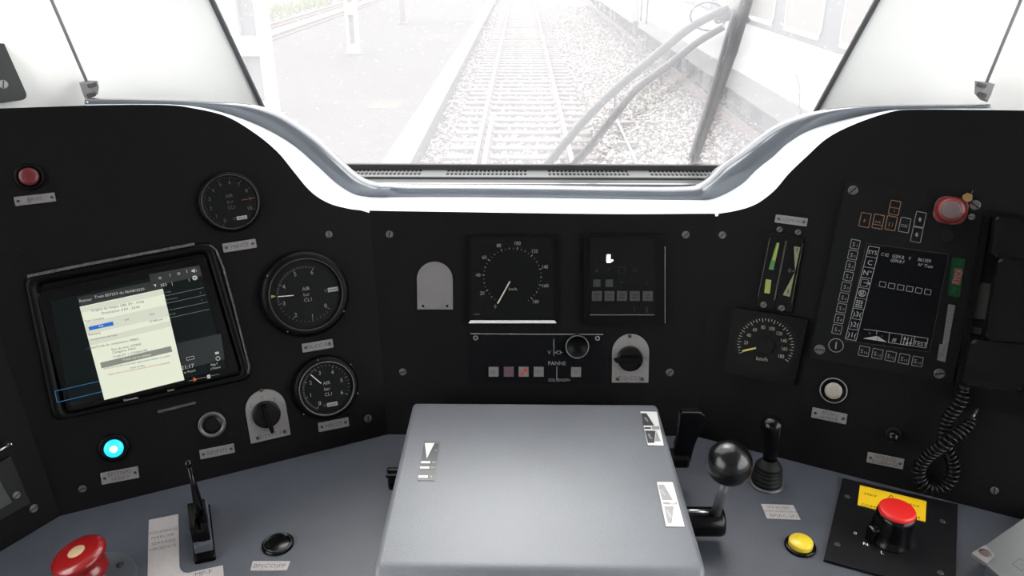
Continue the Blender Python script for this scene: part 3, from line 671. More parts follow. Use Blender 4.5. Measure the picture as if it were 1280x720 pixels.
for x, y in ((200, 347.5), (223.5, 342)): lathe(bm2, [(1.7*s, Z1), (1.7*s, Z1+.0002), (1.1*s, Z1+.0002), (1.1*s, Z1)], (*f.px(x, y, Z1), 0), 16)
x, y = f.px(243.5, 347.3, Z1); lathe(bm2, [(2.7*s, Z1), (2.7*s, Z1+.0002), (1.1*s, Z1+.0002), (1.1*s, Z1)], (x, y, 0), 16)
for k in range(8): a = k*math.pi/4; bar(bm2, (x+2.2*s*math.cos(a), y+2.2*s*math.sin(a)), (x+3.4*s*math.cos(a), y+3.4*s*math.sin(a)), 1.1*s, Z1, Z1+.0002)
prism(bm2, f.pts([(239.3, 337.8), (241, 337.4), (243, 335.5), (243.8, 340.8), (241.3, 339.8), (239.6, 340)], Z1), Z1, Z1+.0002); bar(bm2, f.px(244.8, 336.7, Z1), f.px(245.5, 339.6, Z1), .5*s, Z1, Z1+.0002)
prism(bm2, f.pts([(191.8, 355.8), (195, 355.1), (194.8, 358.8)], Z1), Z1, Z1+.0002)
for a, b in (((212, 342), (213, 346)), ((214.6, 352.5), (215.8, 357)), ((233, 337), (234, 341)), ((236, 348.5), (237, 352))): bar(bm2, f.px(*a, Z1), f.px(*b, Z1), .5*s, Z1, Z1+.0002)
lathe(bm2, [(3*s, Z1), (3*s, Z1+.0002), (2.3*s, Z1+.0002), (2.3*s, Z1)], (*f.px(272.5, 448, Z1), 0), 18); bar(bm2, f.px(272.5, 448, Z1), f.px(272.5, 446, Z1), .5*s, Z1, Z1+.0002)
prism(bm2, rpoly(f.pts([(268.6, 440.4), (273.2, 439.4), (273.8, 442), (269.2, 443)], Z1), .0006), Z1, Z1+.0002)
outline(bm2, f.pts([(233, 447), (242.3, 445), (243, 448.5), (233.7, 450.5)], Z1), .45*s, Z1, Z1+.0002)
prism(bm2, rpoly(f.pts([(258.5, 469), (262.5, 468), (263.3, 472.4), (259.3, 473.4)], Z1), .0008), Z1, Z1+.0002)
finish('light_symbols', bm, E_tx, t)
bm = new(); prism(bm, f.pts([(241.5, 471.6), (246.6, 474), (242.4, 477.2)], Z1), Z1, Z1+.0002); finish('orange_arrow', bm, em('screen_orange', 190, 80, 30), t)
bm = new()
for a, b in (((206, 370), (254.5, 359.5)), ((208.3, 379.2), (257, 368.5)), ((210.5, 388), (259.5, 377.5)), ((212.7, 397.3), (261.8, 386.5)), ((236.5, 476), (274, 467.5))): bar(bm, f.px(*a, Z1), f.px(*b, Z1), .55*s, Z1, Z1+.0002)
ft(bm, 'du train', 208.5, 364.8, 2.2); ft(bm, 'des horaires', 214, 373.3, 2.2); ft(bm, 'AR-LIF', 215, 392.5, 2.2); ft(bm, '›', 250.3, 365, 4); ft(bm, '›', 252.3, 374.3, 4)
finish('row_lines', bm, E_ln, t)
bm = new()
for a, b in (((68.5, 489), (124, 476.5)), ((71.5, 503), (127.5, 489.5)), ((68.5, 489), (71.5, 503))): bar(bm, f.px(*a, Z1), f.px(*b, Z1), .6*s, Z1, Z1+.0002)
finish('blue_outline', bm, E_bl, t)
f = Frame(LP, 221, 508.5, -.25); s = f.s; t = thing('metal_latch', 'short bright metal strip below the tablet frame', 'latch', f.M)
bm = new(); prism(bm, rrect(46*s, 3.2*s, 1.2*s), 0, .003, .0006); finish('latch_strip', bm, mat('latch_metal', (.10, .10, .10, 1), .35, metal=.7), t)

# ------------------------------------------------------------------ right panel instruments
# twin edge meters
f = Frame(RP, 975, 340, .13); s = f.s; t = thing('edge_meter_pair', 'pair of tall narrow black meters with green and yellow bars', 'meter', f.M)
M_gy = mat('meter_green', (.03, .13, .02, 1), .45); M_yg = mat('meter_yellow_green', (.20, .22, .03, 1), .45); M_pg = mat('meter_pale_green', (.13, .15, .07, 1), .5)
A_ = [(945, 383), (968, 387), (983.5, 293), (960.5, 290)]; B_ = [(968.5, 387), (990.5, 390.5), (1004.5, 297), (984, 293.2)]
for nm, Q in (('left_meter', A_), ('right_meter', B_)):
    bm = new(); prism(bm, f.pts(Q), 0, .006, .0008); finish('meter_housing', bm, M_black, t)
bm = new(); prism(bm, f.pts([(961, 336.5), (966.8, 337.5), (974.3, 304), (970.5, 303.3)], .006), .006, .0066); plabel(finish('upper_bar', bm, M_gy, t), 'green upper bar')
bm = new(); prism(bm, f.pts([(965, 325), (969.2, 326), (974.3, 304), (971.8, 303.6)], .0067), .0066, .007); finish('bar_highlight', bm, M_yg, t)
bm = new(); prism(bm, f.pts([(955.2, 366), (962.2, 367), (964.3, 350.2), (957.3, 349)], .006), .006, .0066); plabel(finish('lower_bar', bm, M_yg, t), 'yellow-green lower bar')
bm = new(); prism(bm, f.pts([(992.5, 308), (1000.5, 309), (993.8, 339.5)], .006), .006, .0066); prism(bm, f.pts([(993.5, 340), (978.5, 368.8), (987.3, 371)], .006), .006, .0066); finish('scale_wedges', bm, M_pg, t)
bm = new(); text(bm, 'T', *f.px(996.3, 313, .007), 4.6*s, .0067); text(bm, 'F', *f.px(985.8, 365, .007), 4.8*s, .0067); finish('wedge_letters', bm, M_black, t)
bm = new(); text(bm, '0', *f.px(987, 338, .006), 5.2*s, .006); bar(bm, f.px(989.8, 338.6, .006), f.px(993, 339.2, .006), .8*s, .006, .0062)
for a, b in (((947.5, 371), (962.5, 297)), ((967.5, 375), (982, 301)), ((968.5, 375), (983.5, 301)), ((989.5, 379), (1003.5, 305))): bar(bm, f.px(*a, .006), f.px(*b, .006), .45*s, .006, .0061)
finish('meter_lines', bm, mat('line_tan', (.09, .065, .05, 1), .5), t)
for u, v in ((974.5, 287), (997.5, 290.6)): slot_screw(t, f, u, v, 3.9, 1.0)
for u, v in ((954.5, 381), (977, 385.3)): slot_screw(t, f, u, v, 4.2, .9, h=.006)
# small speedometer
f = Frame(RP, 959.5, 432, .14); s = f.s; t = thing('small_speedometer', 'small square speed dial with a yellow needle on the right panel', 'speedometer', f.M)
bm = new(); prism(bm, rpoly(f.pts([(919, 383.5), (1011, 398), (993, 480.5), (905.5, 464.5)]), .002), 0, .012, .0012); finish('housing', bm, M_black, t)
cx, cy = f.px(956.5, 431.5, .012)
bm = new(); cyl(bm, 38.5*s, .0118, .0122, (cx, cy), 56); finish('dial_face', bm, M_dial, t)
bm = new(); T2 = 9
for i in range(37):
    a = math.radians(197+T2-235*i/36); r1, r2 = (34, 29.2) if i % 4 == 0 else ((34, 30) if i % 2 == 0 else (34, 31.5))
    bar(bm, (cx+r1*s*math.cos(a), cy+r1*s*math.sin(a)), (cx+r2*s*math.cos(a), cy+r2*s*math.sin(a)), .85*s, .0122, .0123)
for i in range(1, 10):
    a = math.radians(197+T2-26.1*i); text(bm, str(20*i), cx+23.5*s*math.cos(a), cy+22.8*s*math.sin(a), 4.6*s, .0122, wx=.8)
text(bm, 'km/h', *f.px(952.5, 448.5, .012), 5*s, .0122); finish('scale', bm, mat('print_small_speed', (.22, .21, .17, 1), .5), t)
bm = new(); bar(bm, f.px(945.5, 434.8, .013), f.px(928, 438.8, .013), 2.2*s, .013, .0136); x, y = f.px(958, 433, .012); nd = finish('needle', bm, mat('needle_yellow', (.42, .36, .08, 1), .5), t)
bm = new(); cyl(bm, 11.5*s, .0122, .0150, (cx, cy), 28, b=.001); finish('needle_hub', bm, M_dial, nd)
# radio unit
f = Frame(RP, 1115, 350, .17); s = f.s; t = thing('radio_control_unit', 'large black radio terminal with a SYS screen and rows of numbered keys', 'radio unit', f.M)
bm = new(); prism(bm, rpoly(f.pts([(1058, 226), (1240, 252), (1190, 478), (1012, 446)]), .003), 0, .006, .0008); finish('face_plate', bm, mat('radio_face', (.0022, .0022, .0026, 1), .5, spec=.12), t)
H = .006
bm = new(); prism(bm, f.pts([(1083, 304), (1187, 318), (1162, 440), (1057, 426)], H), H, H+.0006); finish('screen', bm, mat('radio_screen', (.0016, .0016, .003, 1), .3, spec=.12), t)
bm = new(); outline(bm, f.pts([(1083, 304), (1186, 318), (1162, 440), (1057, 426)], H+.0006), .4*s, H+.0006, H+.0008); finish('screen_outline', bm, mat('line_dim', (.03, .025, .02, 1), .5), t)
H2 = H+.0006; M_rl = mat('radio_line', (.18, .18, .18, 1), .5, emit=(1, 1, 1, 1), es=.05); M_rk = mat('radio_key_print', (.16, .16, .155, 1), .5)
kx, ky = Vector((1, .19)), Vector((-.215, 1))
def rk(bm, u, v, w, h, lw=.7, z=H):   # key outline skewed as the unit appears
    c = Vector((u, v)); outline(bm, [f.px(*(c+kx*a*w/2+ky*b*h/2), z) for a, b in ((-1, 1), (1, 1), (1, -1), (-1, -1))], lw*s, z, z+.0002)
for i in range(9):
    u = 1068.8-2.82*i; v = 305.3+13.3*i; bm = new(); rk(bm, u, v, 11, 10.8); text(bm, 'S', *f.px(u-1.4, v, H), 5.4*s, H, th=.0002); text(bm, str(i+1), *f.px(u+2.4, v+1.8, H), 3.2*s, H, th=.0002); finish('key', bm, M_rk, t)
for i in range(5):
    u = 1080+16.7*i; v = 439+3.2*i; bm = new(); rk(bm, u, v, 12.5, 11.5); text(bm, 'S', *f.px(u-2.6, v-.3, H), 5.4*s, H, th=.0002); text(bm, str(i+10), *f.px(u+2.2, v+1.9, H), 3.2*s, H, th=.0002); finish('key', bm, M_rk, t)
bm = new(); W8 = [(1088.5-3.25*i, 307.5+12.9*i) for i in range(10)]
for i, (a, b) in enumerate(W8[:-1]):
    outline(bm, [f.px(*q, H2) for q in ((a-2.6, b), (a-2.6+13.5, b+2.2), (a-5.9+13.5, b+15.1), (a-5.9, b+12.9))], .6*s, H2, H2+.0002)
for i, tx in ((0, 'SYS'), (1, 'C'), (2, 'N°')): a, b = W8[i]; text(bm, tx, *f.px(a+2.3, b+7.8, H2), (5.2 if i == 0 else 6.4)*s, H2, th=.0002)
for i, tx in ((6, ')ξ('), (7, ')2('), (8, ')1(')): a, b = W8[i]; text(bm, tx.replace('ξ', '3'), *f.px(a+2.6, b+7.6, H2), 6.6*s, H2, th=.0002)
a, b = W8[3]; bar(bm, f.px(a+.5, b+7, H2), f.px(a+7.5, b+8, H2), .7*s, H2, H2+.0002); prism(bm, f.pts([(a+7, b+6.2), (a+9, b+8.3), (a+6.6, b+9.8)], H2), H2, H2+.0002); outline(bm, [f.px(*q, H2) for q in ((a-1.5, b+2.5), (a+7, b+3.8), (a+4.6, b+12.4), (a-3.6, b+11))], .5*s, H2, H2+.0002)
a, b = W8[4]; lathe(bm, [(4.6*s, H2), (4.6*s, H2+.0002), (3.7*s, H2+.0002), (3.7*s, H2)], (*f.px(a+2.2, b+7.6, H2), 0), 16)
for k in range(3): bar(bm, f.px(a+.4+1.8*k, b+4.8, H2), f.px(a-.5+1.8*k, b+10.4, H2), .8*s, H2, H2+.0002)
a, b = W8[5]
for r in range(4):
    for c_ in range(3): box(bm, (*f.px(a-.6+3*c_-.5*r, b+3.7+2.5*r+.5*c_, H2), H2+.0001), (2.1*s, 1.5*s, .0002))

prism(bm, f.pts([(1079, 423), (1096, 425.8), (1096.5, 419.8)], H2), H2, H2+.0002); prism(bm, f.pts([(1096.5, 425.9), (1109, 427.8), (1097, 420)], H2), H2, H2+.0002)
for q in ([(1079.5, 411.5), (1096.5, 413.5)], [(1096.5, 413.5), (1112, 415.8)], [(1112, 415.8), (1110.5, 428)], [(1096.5, 413.5), (1095.5, 418)], [(1112, 415.8), (1129, 418.3)], [(1128, 418.3), (1125.5, 430)], [(1143.5, 420), (1141, 432.5)], [(1128, 418.3), (1160, 423)], [(1160, 423), (1157.5, 434.8)], [(1110, 428), (1157.5, 435)]): bar(bm, f.px(*q[0], H2), f.px(*q[1], H2), .6*s, H2, H2+.0002)
text(bm, '+', *f.px(1087, 416.5, H2), 3.4*s, H2, th=.0002); text(bm, '-', *f.px(1102.5, 419.5, H2), 4*s, H2, th=.0002); text(bm, '#', *f.px(1118, 424.5, H2), 6*s, H2, th=.0002); text(bm, 'TEST', *f.px(1150.3, 429.5, H2), 5.2*s, H2, th=.0002)
for k in range(3):
    u = 1130+4.4*k; bar(bm, f.px(u+1, 421+.6*k, H2), f.px(u-1, 431+.6*k, H2), .8*s, H2, H2+.0002); prism(bm, f.pts([(u-2.6, 428), (u+1.2, 428.6), (u-1.2, 432)] if k != 0 else [(u-.8, 424.2), (u+2.8, 424.8), (u+1.4, 420.6)], H2), H2, H2+.0002)
text(bm, 'C 02', *f.px(1106.2, 318.3, H2), 4.2*s, H2, wx=.8, th=.0002); text(bm, 'GSM-R', *f.px(1123, 321, H2), 4.4*s, H2, wx=.8, th=.0002); text(bm, 'F', *f.px(1137.5, 323, H2), 4*s, H2, th=.0002); text(bm, '061359', *f.px(1155.5, 325.3, H2), 4.4*s, H2, wx=.8, th=.0002)
text(bm, 'GSM-R F', *f.px(1121.5, 326.3, H2), 4*s, H2, wx=.8, shear=.25, th=.0002); text(bm, 'N° Train', *f.px(1156.5, 332, H2), 4*s, H2, wx=.85, shear=.25, th=.0002)
for i in range(6): u = 1103.2+11.3*i; v = 355.5+1.9*i; rk(bm, u, v, 7.6, 6.2, .55, H2)
finish('screen_symbols', bm, M_rl, t)
for u, v, h_, tx, m_ in ((1081.3, 275, 17, 'E', M_printr), (1097.8, 277, 17, 'PHR', M_printr), (1114, 279, 17, '[ ]', M_printr), (1118.3, 259.7, 17, 'I', M_printr), (1130.8, 281.3, 17.5, 'OK', M_rk), (1150, 274.3, 18, '↑', M_rk), (1146, 293.5, 18, '↓', M_rk)):
    bm = new(); rk(bm, u, v, 12.3, h_, .8)
    if tx in '↑↓':
        d = -1 if tx == '↑' else 1
        prism(bm, [f.px(*q, H) for q in ((u-2.4, v), (u+2.4, v+.5), (u, v+3*d))], H, H+.0002); bar(bm, f.px(u, v, H), f.px(u, v-2.6*d, H), 2.2*s, H, H+.0002)
    elif tx == 'I': bar(bm, f.px(u-6, v-1, H), f.px(u+6, v+1.2, H), .7*s, H, H+.0002); text(bm, 'I', *f.px(u-.6, v+4, H), 4*s, H)
    elif tx == 'PHR': bar(bm, f.px(u-6.5, v+3, H), f.px(u+5.5, v+5.2, H), .7*s, H, H+.0002); text(bm, 'PHR', *f.px(u-.3, v+.6, H), 2.6*s, H)
    else: text(bm, tx, *f.px(u-.4, v+1, H), 4*s, H)
    finish('key', bm, m_, t)
x, y = f.px(1045, 431.8, H); bm = new(); lathe(bm, [(9.6*s, H), (9.6*s, H+.0002), (8.7*s, H+.0002), (8.7*s, H)], (x, y, 0), 32); bar(bm, f.px(1045.6, 427.5, H), f.px(1044.4, 436, H), 1.7*s, H, H+.0002); finish('round_key', bm, M_rk, t)
for u, v, r, a in ((1066.3, 238, 6.3, .9), (1024.5, 437, 7, .1), (1174.5, 467, 6.8, .4), (1218.5, 256.5, 6.6, 2.6)): slot_screw(t, f, u, v, r, a, h=H)
slot_screw(t, f, 1214.3, 271, 4, 0, m=mat('small_screw', (.09, .085, .08, 1), .5), h=H)
bm = new()
for r in (7, 5, 3): lathe(bm, [(r*s, H), (r*s, H+.0002), ((r-.5)*s, H+.0002), ((r-.5)*s, H)], (*f.px(1184, 294.5, H), 0), 24)
for k in range(4): a = k*math.pi/4; x, y = f.px(1184, 294.5, H); bar(bm, (x-6.5*s*math.cos(a), y-6.5*s*math.sin(a)), (x+6.5*s*math.cos(a), y+6.5*s*math.sin(a)), .4*s, H, H+.0002)
text(bm, 'v', *f.px(1169.5, 290.5, H), 3.4*s, H); finish('speaker_emblem', bm, mat('emblem_dim', (.016, .016, .016, 1), .5, spec=.1), t)
# things stuck on or standing on the radio unit
f = Frame(RP, 1188, 263, .15, .006); s = f.s; t = thing('alarm_button', 'dull red alarm button with a grey centre at the top of the radio unit', 'button', f.M)
bm = new(); prism(bm, rrect(40*s, 36*s, 13*s, n=8), 0, .004, .001); finish('base', bm, mat('alarm_red', (.12, .008, .011, 1), .5), t)
bm = new(); lathe(bm, [(17.5*s, .003), (17*s, .010), (15*s, .014), (12.5*s, .0148)], seg=44); finish('collar', bm, mat('alarm_red2', (.15, .009, .012, 1), .45), t)
bm = new(); lathe(bm, [(12.6*s, .010), (12.6*s, .0146), (9*s, .0155), (0, .0158)], seg=40); finish('cap', bm, mat('alarm_centre', (.085, .055, .055, 1), .55, noise=.15, nscale=300), t)
f = Frame(RP, 1209.3, 247.2, .15, .006); s = f.s; bm = new(); prism(bm, f.pts([(1203, 244.5), (1209, 241), (1215, 244), (1214.5, 250.5), (1208, 254), (1202.5, 249.5)]), 0, .006, .001)
tb = thing('seal_tag', 'small ochre wax seal beside the red alarm button', 'seal', f.M); finish('seal_lump', bm, mat('ochre_seal', (.17, .09, .02, 1), .55), tb)
bm = new(); tube(bm, [(*f.px(1209, 246), .003), (*f.px(1214, 241.5), .005), (*f.px(1215.5, 238), .006)], .0005, 6); finish('seal_wire', bm, M_screw, tb)
f = Frame(RP, 1195.3, 345, .15, .006); s = f.s; t = thing('green_tape', 'green tape strip with red handwriting-like sticker right of the radio screen', 'tape', f.M)
bm = new(); prism(bm, f.pts([(1190.3, 321.5), (1206.5, 323.5), (1199.8, 371.5), (1184.8, 369.5)]), .0001, .0007); finish('tape_strip', bm, M_green, t)
bm = new(); prism(bm, f.pts([(1193, 335), (1203.5, 336.5), (1200.3, 356.5), (1190.3, 355)]), .0007, .0010); st = finish('dark_sticker', bm, mat('sticker_maroon', (.07, .015, .014, 1), .5), t)
bm = new(); text(bm, 'SYCF', *f.px(1196.8, 345.8, .001), 7.5*s, .0010, rot=math.radians(80), wx=.85); finish('sticker_writing', bm, mat('sticker_pink', (.26, .09, .085, 1), .5), st)
bm = new(); text(bm, '203', *f.px(1192.3, 363, .001), 4.5*s, .0007, rot=math.radians(80)); text(bm, 'V 2', *f.px(1200.3, 328, .001), 4*s, .0007, rot=math.radians(80)); finish('tape_writing', bm, mat('tape_dark', (.003, .03, .012, 1), .5), t)
f = Frame(RP, 1181, 416, .15, .006); s = f.s; t = thing('paper_label', 'narrow grey-white printed label with handwriting at the edge of the radio unit', 'label', f.M)
bm = new(); prism(bm, f.pts([(1185.5, 380), (1194, 382), (1181.5, 452.5), (1171.5, 450), (1174.5, 430), (1178, 430.5)]), .0001, .0006); finish('label_paper', bm, mat('label_grey', (.10, .096, .09, 1), .6, noise=.1, nscale=300), t)
bm = new()
for k in range(17): a = k/16; c0 = Vector((1186.5, 383.5)).lerp(Vector((1179.8, 424)), a); bar(bm, f.px(*c0, .0006), f.px(c0.x+6.3, c0.y+1.2, .0006), .5*s, .0006, .0007)
text(bm, '0.84', *f.px(1174.6, 444, .0006), 3.4*s, .0006, rot=1.4); text(bm, '30/04/52', *f.px(1180.5, 437, .0006), 4.2*s, .0006, rot=1.42, shear=.3); finish('label_writing', bm, M_ink, t)
# toggle
f = Frame(RP, 1117, 543, .2); s = f.s; t = thing('toggle_switch', 'small black toggle switch low on the right panel', 'switch', f.M)
bm = new(); cyl(bm, 9.5*s, 0, .003, (0, 0), 24, b=.001); finish('collar', bm, M_rubber, t)
bm = new(); tube(bm, [(0, 0, .002), (-1*s, .5*s, .012), (-1.5*s, 1.2*s, .024)], .003, 16, rr=[.0060, .0066, .0072]); lathe(bm, [(.0072, 0), (.0055, .003), (0, .0042)], (-1.5*s, 1.2*s, .0238), 20); finish('toggle_lever', bm, M_blackg, t)

# handset in its cradle
f = Frame(RP, 1240, 385, .15); s = f.s
t = thing('handset_cradle', 'black cradle plate on the right panel holding the telephone handset', 'cradle', f.M)
bm = new(); prism(bm, rpoly(f.pts([(1228, 262), (1340, 280), (1300, 520), (1190, 500)]), .004), 0, .010, .0015); finish('cradle_plate', bm, M_black, t)
bm = new(); prism(bm, rpoly(f.pts([(1228.5, 270), (1236, 271), (1199, 484), (1192, 482)]), .001), .010, .018, .001); finish('cradle_rail', bm, M_black, t)
bm = new(); prism(bm, f.pts([(1217, 352), (1240, 355), (1234, 400), (1210, 396)], .010), .010, .0115); plabel(finish('steel_plate', bm, mat('cradle_grey', (.020, .0195, .018, 1), .5, spec=.2), t), 'dull grey metal plate showing behind the grip')
bm = new(); box(bm, (*f.px(1219, 413, .01), .012), (14*s, 9*s, .004), .001); finish('hook_switch', bm, M_rubber, t)
t = thing('telephone_handset', 'black telephone handset resting upright in the cradle at the right edge', 'handset', f.M)
bm = new()
def hs(q, z0, z1, r=.006, b=.004): prism(bm, rpoly(f.pts(q, z1), r), z0, z1, b, 3)
hs([(1245, 269), (1320, 281), (1312, 330), (1239, 321)], .012, .048)
hs([(1248.5, 322), (1312, 331), (1292, 428), (1231, 426)], .036, .062, .006, .006)
hs([(1215, 424), (1292, 432), (1277, 490), (1201.5, 482)], .012, .050, .006, .005)
finish('handset_body', bm, mat('handset_black', (.0025, .0025, .0026, 1), .33, bump=.15, bscale=600, spec=.14), t)
bm = new(); tube(bm, [(*f.px(1206, 482, .03), .028), (*f.px(1205, 488, .03), .027)], .006, 12); finish('cord_socket', bm, M_rubber, t)
# coiled cord
cp = [(1207, 484), (1203, 497), (1196, 508), (1186, 521), (1180, 535), (1179, 550), (1184, 563), (1190, 577), (1191, 592), (1184, 605), (1171, 612), (1158, 609), (1150, 599), (1149, 586), (1156, 574), (1167, 564), (1179, 556), (1190, 548), (1202, 540), (1211, 531), (1217, 522)]
hh = [.030]*3+[.026, .024, .022, .020, .018, .018, .018, .020, .022, .024, .026, .030, .036, .042, .042, .036, .030, .024]
path = cat4([(*f.px(u, v, h), h) for (u, v), h in zip(cp, hh)], 8); path = [Vector(p) for p in path]
Ls = [0]
for a, b in zip(path, path[1:]): Ls.append(Ls[-1]+(b-a).length)
tot = Ls[-1]; pitch = 6.4*s; nh_ = int(tot/pitch*14); pts = []; prev = Vector((0, 0, 1)); j = 0
for i in range(nh_+1):
    d_ = tot*i/nh_
    while j < len(Ls)-2 and Ls[j+1] < d_: j += 1
    k = (d_-Ls[j])/(Ls[j+1]-Ls[j]); c_ = path[j].lerp(path[j+1], k); tg = (path[j+1]-path[j]).normalized()
    a_ = (prev-tg*prev.dot(tg)).normalized(); b_ = tg.cross(a_); ph = 2*math.pi*d_/pitch
    rad = 7.6*s*min(1, .25+d_/.02, .25+(tot-d_)/.02); pts.append(c_+(a_*math.cos(ph)+b_*math.sin(ph))*rad)
bm = new(); tube(bm, pts, 1.9*s, 7); t = thing('coiled_cord', 'black coiled handset cord hanging in a loop over the right panel', 'cord', f.M)
finish('coil', bm, mat('cord_black', (.005, .005, .005, 1), .3, spec=.22), t)
bm = new(); tube(bm, [pts[-1], (*f.px(1218, 519, .02), .018), (*f.px(1222, 512, .01), .006)], 1.9*s, 8); plabel(finish('cord_plug', bm, mat('plug_grey', (.12, .12, .12, 1), .3, metal=.4), t), 'pale metal end of the cord')
f = Frame(RP, 1175, 626, .23); s = f.s

# ------------------------------------------------------------------ grey lid box in the middle of the desk
qa, qb, qc, qd = at_z(470, 711, ZB), at_z(882, 712, ZB), at_z(822, 502.5, ZB), at_z(513, 502.5, ZB)
bx0, bx1 = (qa.x+qd.x)/2, (qb.x+qc.x)/2; by0, by1 = qa.y, qd.y
t = thing('desk_lid_box', 'large flat grey lid box in the middle of the desk with three inset scale plates', 'box', Matrix.Translation((0, 0, ZD)))
bm = new(); hgt = ZB-ZD; z1 = hgt
pr = [(by0+.002, 0), (by0-.004, hgt*.35), (by0-.006, hgt-.016), (by0-.004, hgt-.0105), (by0-.0005, hgt-.0075), (by0+.0015, hgt-.0045), (by0+.0035, hgt-.0022), (by0+.007, hgt-.0008), (by0+.012, hgt), (by1-.007, hgt), (by1-.003, hgt-.001), (by1-.0008, hgt-.003), (by1, hgt-.007), (by1, 0)]
xs_ = [(bx0+.0, 1), (bx0+.0008, .55), (bx0+.0028, .18), (bx0+.007, 0), (bx1-.007, 0), (bx1-.0028, .18), (bx1-.0008, .55), (bx1, 1)]
rows = []
for x, d in xs_:
    rows.append([bm.verts.new((x, y + (d*.004 if y < (by0+by1)/2 else -d*.004), max(0, z-d*.006*(z/hgt)))) for y, z in pr])
for a, b in zip(rows, rows[1:]):
    for i in range(len(pr)-1): f_ = bm.faces.new((a[i], b[i], b[i+1], a[i+1])); f_.smooth = True
bm.faces.new(rows[0]); bm.faces.new(rows[-1][::-1])
finish('lid', bm, M_box, t, recalc=True)
bm = new(); box(bm, ((bx0+bx1)/2, by0-.0105, hgt*.35), (bx1-bx0-.012, .008, hgt*.6), .003); finish('front_lip', bm, M_desk, t)
f = Frame(BP, 640, 600, 0); fo = f.O.copy(); f.O = Vector((0, 0, ZB))
M_sd = mat('sticker_dark', (.045, .045, .05, 1), .3); M_sg = mat('sticker_grey', (.30, .29, .29, 1), .3); M_sw = mat('sticker_white', (.72, .71, .69, 1), .3); M_sm = mat('recess_line', (.10, .10, .11, 1), .4)
def inset(label, outer, base, dark, dm, white, midw, labelbits, rec):
    T_ = thing('scale_plate', label, 'plate', Matrix.Translation((0, 0, ZB)))
    bm = new(); prism(bm, rpoly(f.pts(rec), .0015), -.001, .0003); finish('recess_rim', bm, M_sm, T_)
    bm = new(); prism(bm, rpoly(f.pts(outer), .0012), 0, .0007); finish('plate_face', bm, base, T_)
    bm = new()
    for q in dark: prism(bm, f.pts(q), .0007, .0009)
    if dark: finish('dark_fields', bm, dm, T_)
    else: bm.free()
    bm = new()
    for q in white: prism(bm, f.pts(q), .0009, .0011)
    finish('pale_fields', bm, midw, T_)
    bm = new()
    for tx, u, v, h, r in labelbits: text(bm, tx, *f.px(u, v), h*.00088, .0011, rot=r)
    finish('plate_lettering', bm, M_sw, T_)
inset('dark scale plate with a white triangle at the left of the lid', [(520.6, 553.8), (539, 556), (532.6, 602), (512.2, 602)], M_sd, [], M_sd,
      [[(521, 555.4), (533.2, 555.4), (523.7, 574.5)], [(516.8, 578.2), (528, 578.2), (527.8, 580.8), (516.4, 580.8)], [(515.4, 584.9), (527, 584.9), (526.8, 587.3), (515, 587.3)], [(513.6, 596), (525.2, 596), (524.8, 599), (513.1, 599)]], M_sw,
      [('2', 535, 564.5, 3, 0), ('C3', 532.5, 579.5, 3, 0), ('C2', 531.5, 586, 3, 0), ('0', 529.7, 597.3, 3, 0)], [(520.5, 551.5), (541, 552.5), (534.5, 603), (511.8, 603)])
def midb(a, b, c, d): return [a, b, c, d]
inset('black and white scale plate near the back right corner of the lid', [(790, 513.7), (810.5, 514), (819.5, 556), (799.8, 555.5)], M_sw,
      [[(790.8, 516), (797.7, 516), (807.6, 531.3), (794, 531.3)], [(796, 537.8), (809.3, 537.8), (807.6, 553), (799.8, 553)], [(795, 533.4), (803, 533.4), (803.6, 535.6), (795.4, 535.6)]], M_sd,
      [[(810, 538), (815.8, 551), (808.6, 551)], [(804, 532.4), (813.6, 532.4), (814.2, 536.2), (804.8, 536.2)]], M_sg, [('FREIN', 797.6, 524, 3.2, -1.3), ('TRACT', 802, 545, 3.2, -1.4)], [(789.5, 512), (811.5, 512.5), (820.5, 557), (798.8, 556.8)])
inset('grey and white scale plate, paled by a painted reflection, near the front right corner of the lid', [(811.2, 601.6), (830.8, 601.6), (846, 657), (823, 656.6)], M_sw,
      [[(812.8, 605), (820, 605), (831, 624.3), (818, 624.3)], [(820.4, 632), (832.2, 632), (830, 653), (825, 653)], [(818.8, 626.8), (836, 626.8), (836.5, 629.4), (819.4, 629.4)]], M_sg,  # fields grey instead of dark: the glossy reflection is in their colour
      [[(827, 627.4), (834, 627.4), (834.3, 628.8), (827.3, 628.8)]], M_sw, [('FREIN', 818.5, 615, 3.4, -1.25), ('INVERS', 826.6, 642, 3.4, -1.4)], [(810, 599.7), (832, 599.7), (848, 658.2), (821.8, 658)])
f.O = fo
# knob at the lid's left side
p = at_z(487.5, 597, .915); t = thing('ribbed_control', 'small black ribbed knob sticking out of the left side of the lid box', 'knob', Matrix.Translation((bx0, p.y, .915)))
bm = new(); box(bm, (-.008, 0, -.002), (.018, .020, .024), .003); box(bm, (-.009, .002, .0105), (.020, .007, .006), .002); box(bm, (-.009, -.008, .009), (.020, .005, .005), .0018); finish('knob_body', bm, M_blackg, t)
# paddle lever at the lid's back right side
p = at_z(852, 570, .918)
t = thing('paddle_lever', 'black paddle-shaped lever at the back right side of the lid box', 'lever', Matrix.Translation((bx1, p.y, .918)))
Y = p.y; o0 = Vector((bx1, p.y, .918)); q = [at_y(u, v, Y)-o0 for u, v in [(849.5, 515), (852, 512.6), (876, 513), (880.5, 516), (881, 527), (874, 538), (866.5, 550), (863, 574), (842, 574), (843, 556), (847, 545)]]
bm = new(); prism(bm, [(a.x, a.z) for a in q], -.006, .006, .002); bm.transform(Matrix.Rotation(math.pi/2, 4, 'X')); finish('paddle', bm, M_blackg, t)
bm = new(); box(bm, (.012, 0, -.003), (.040, .026, .018), .004); finish('lever_hub', bm, M_black, t)
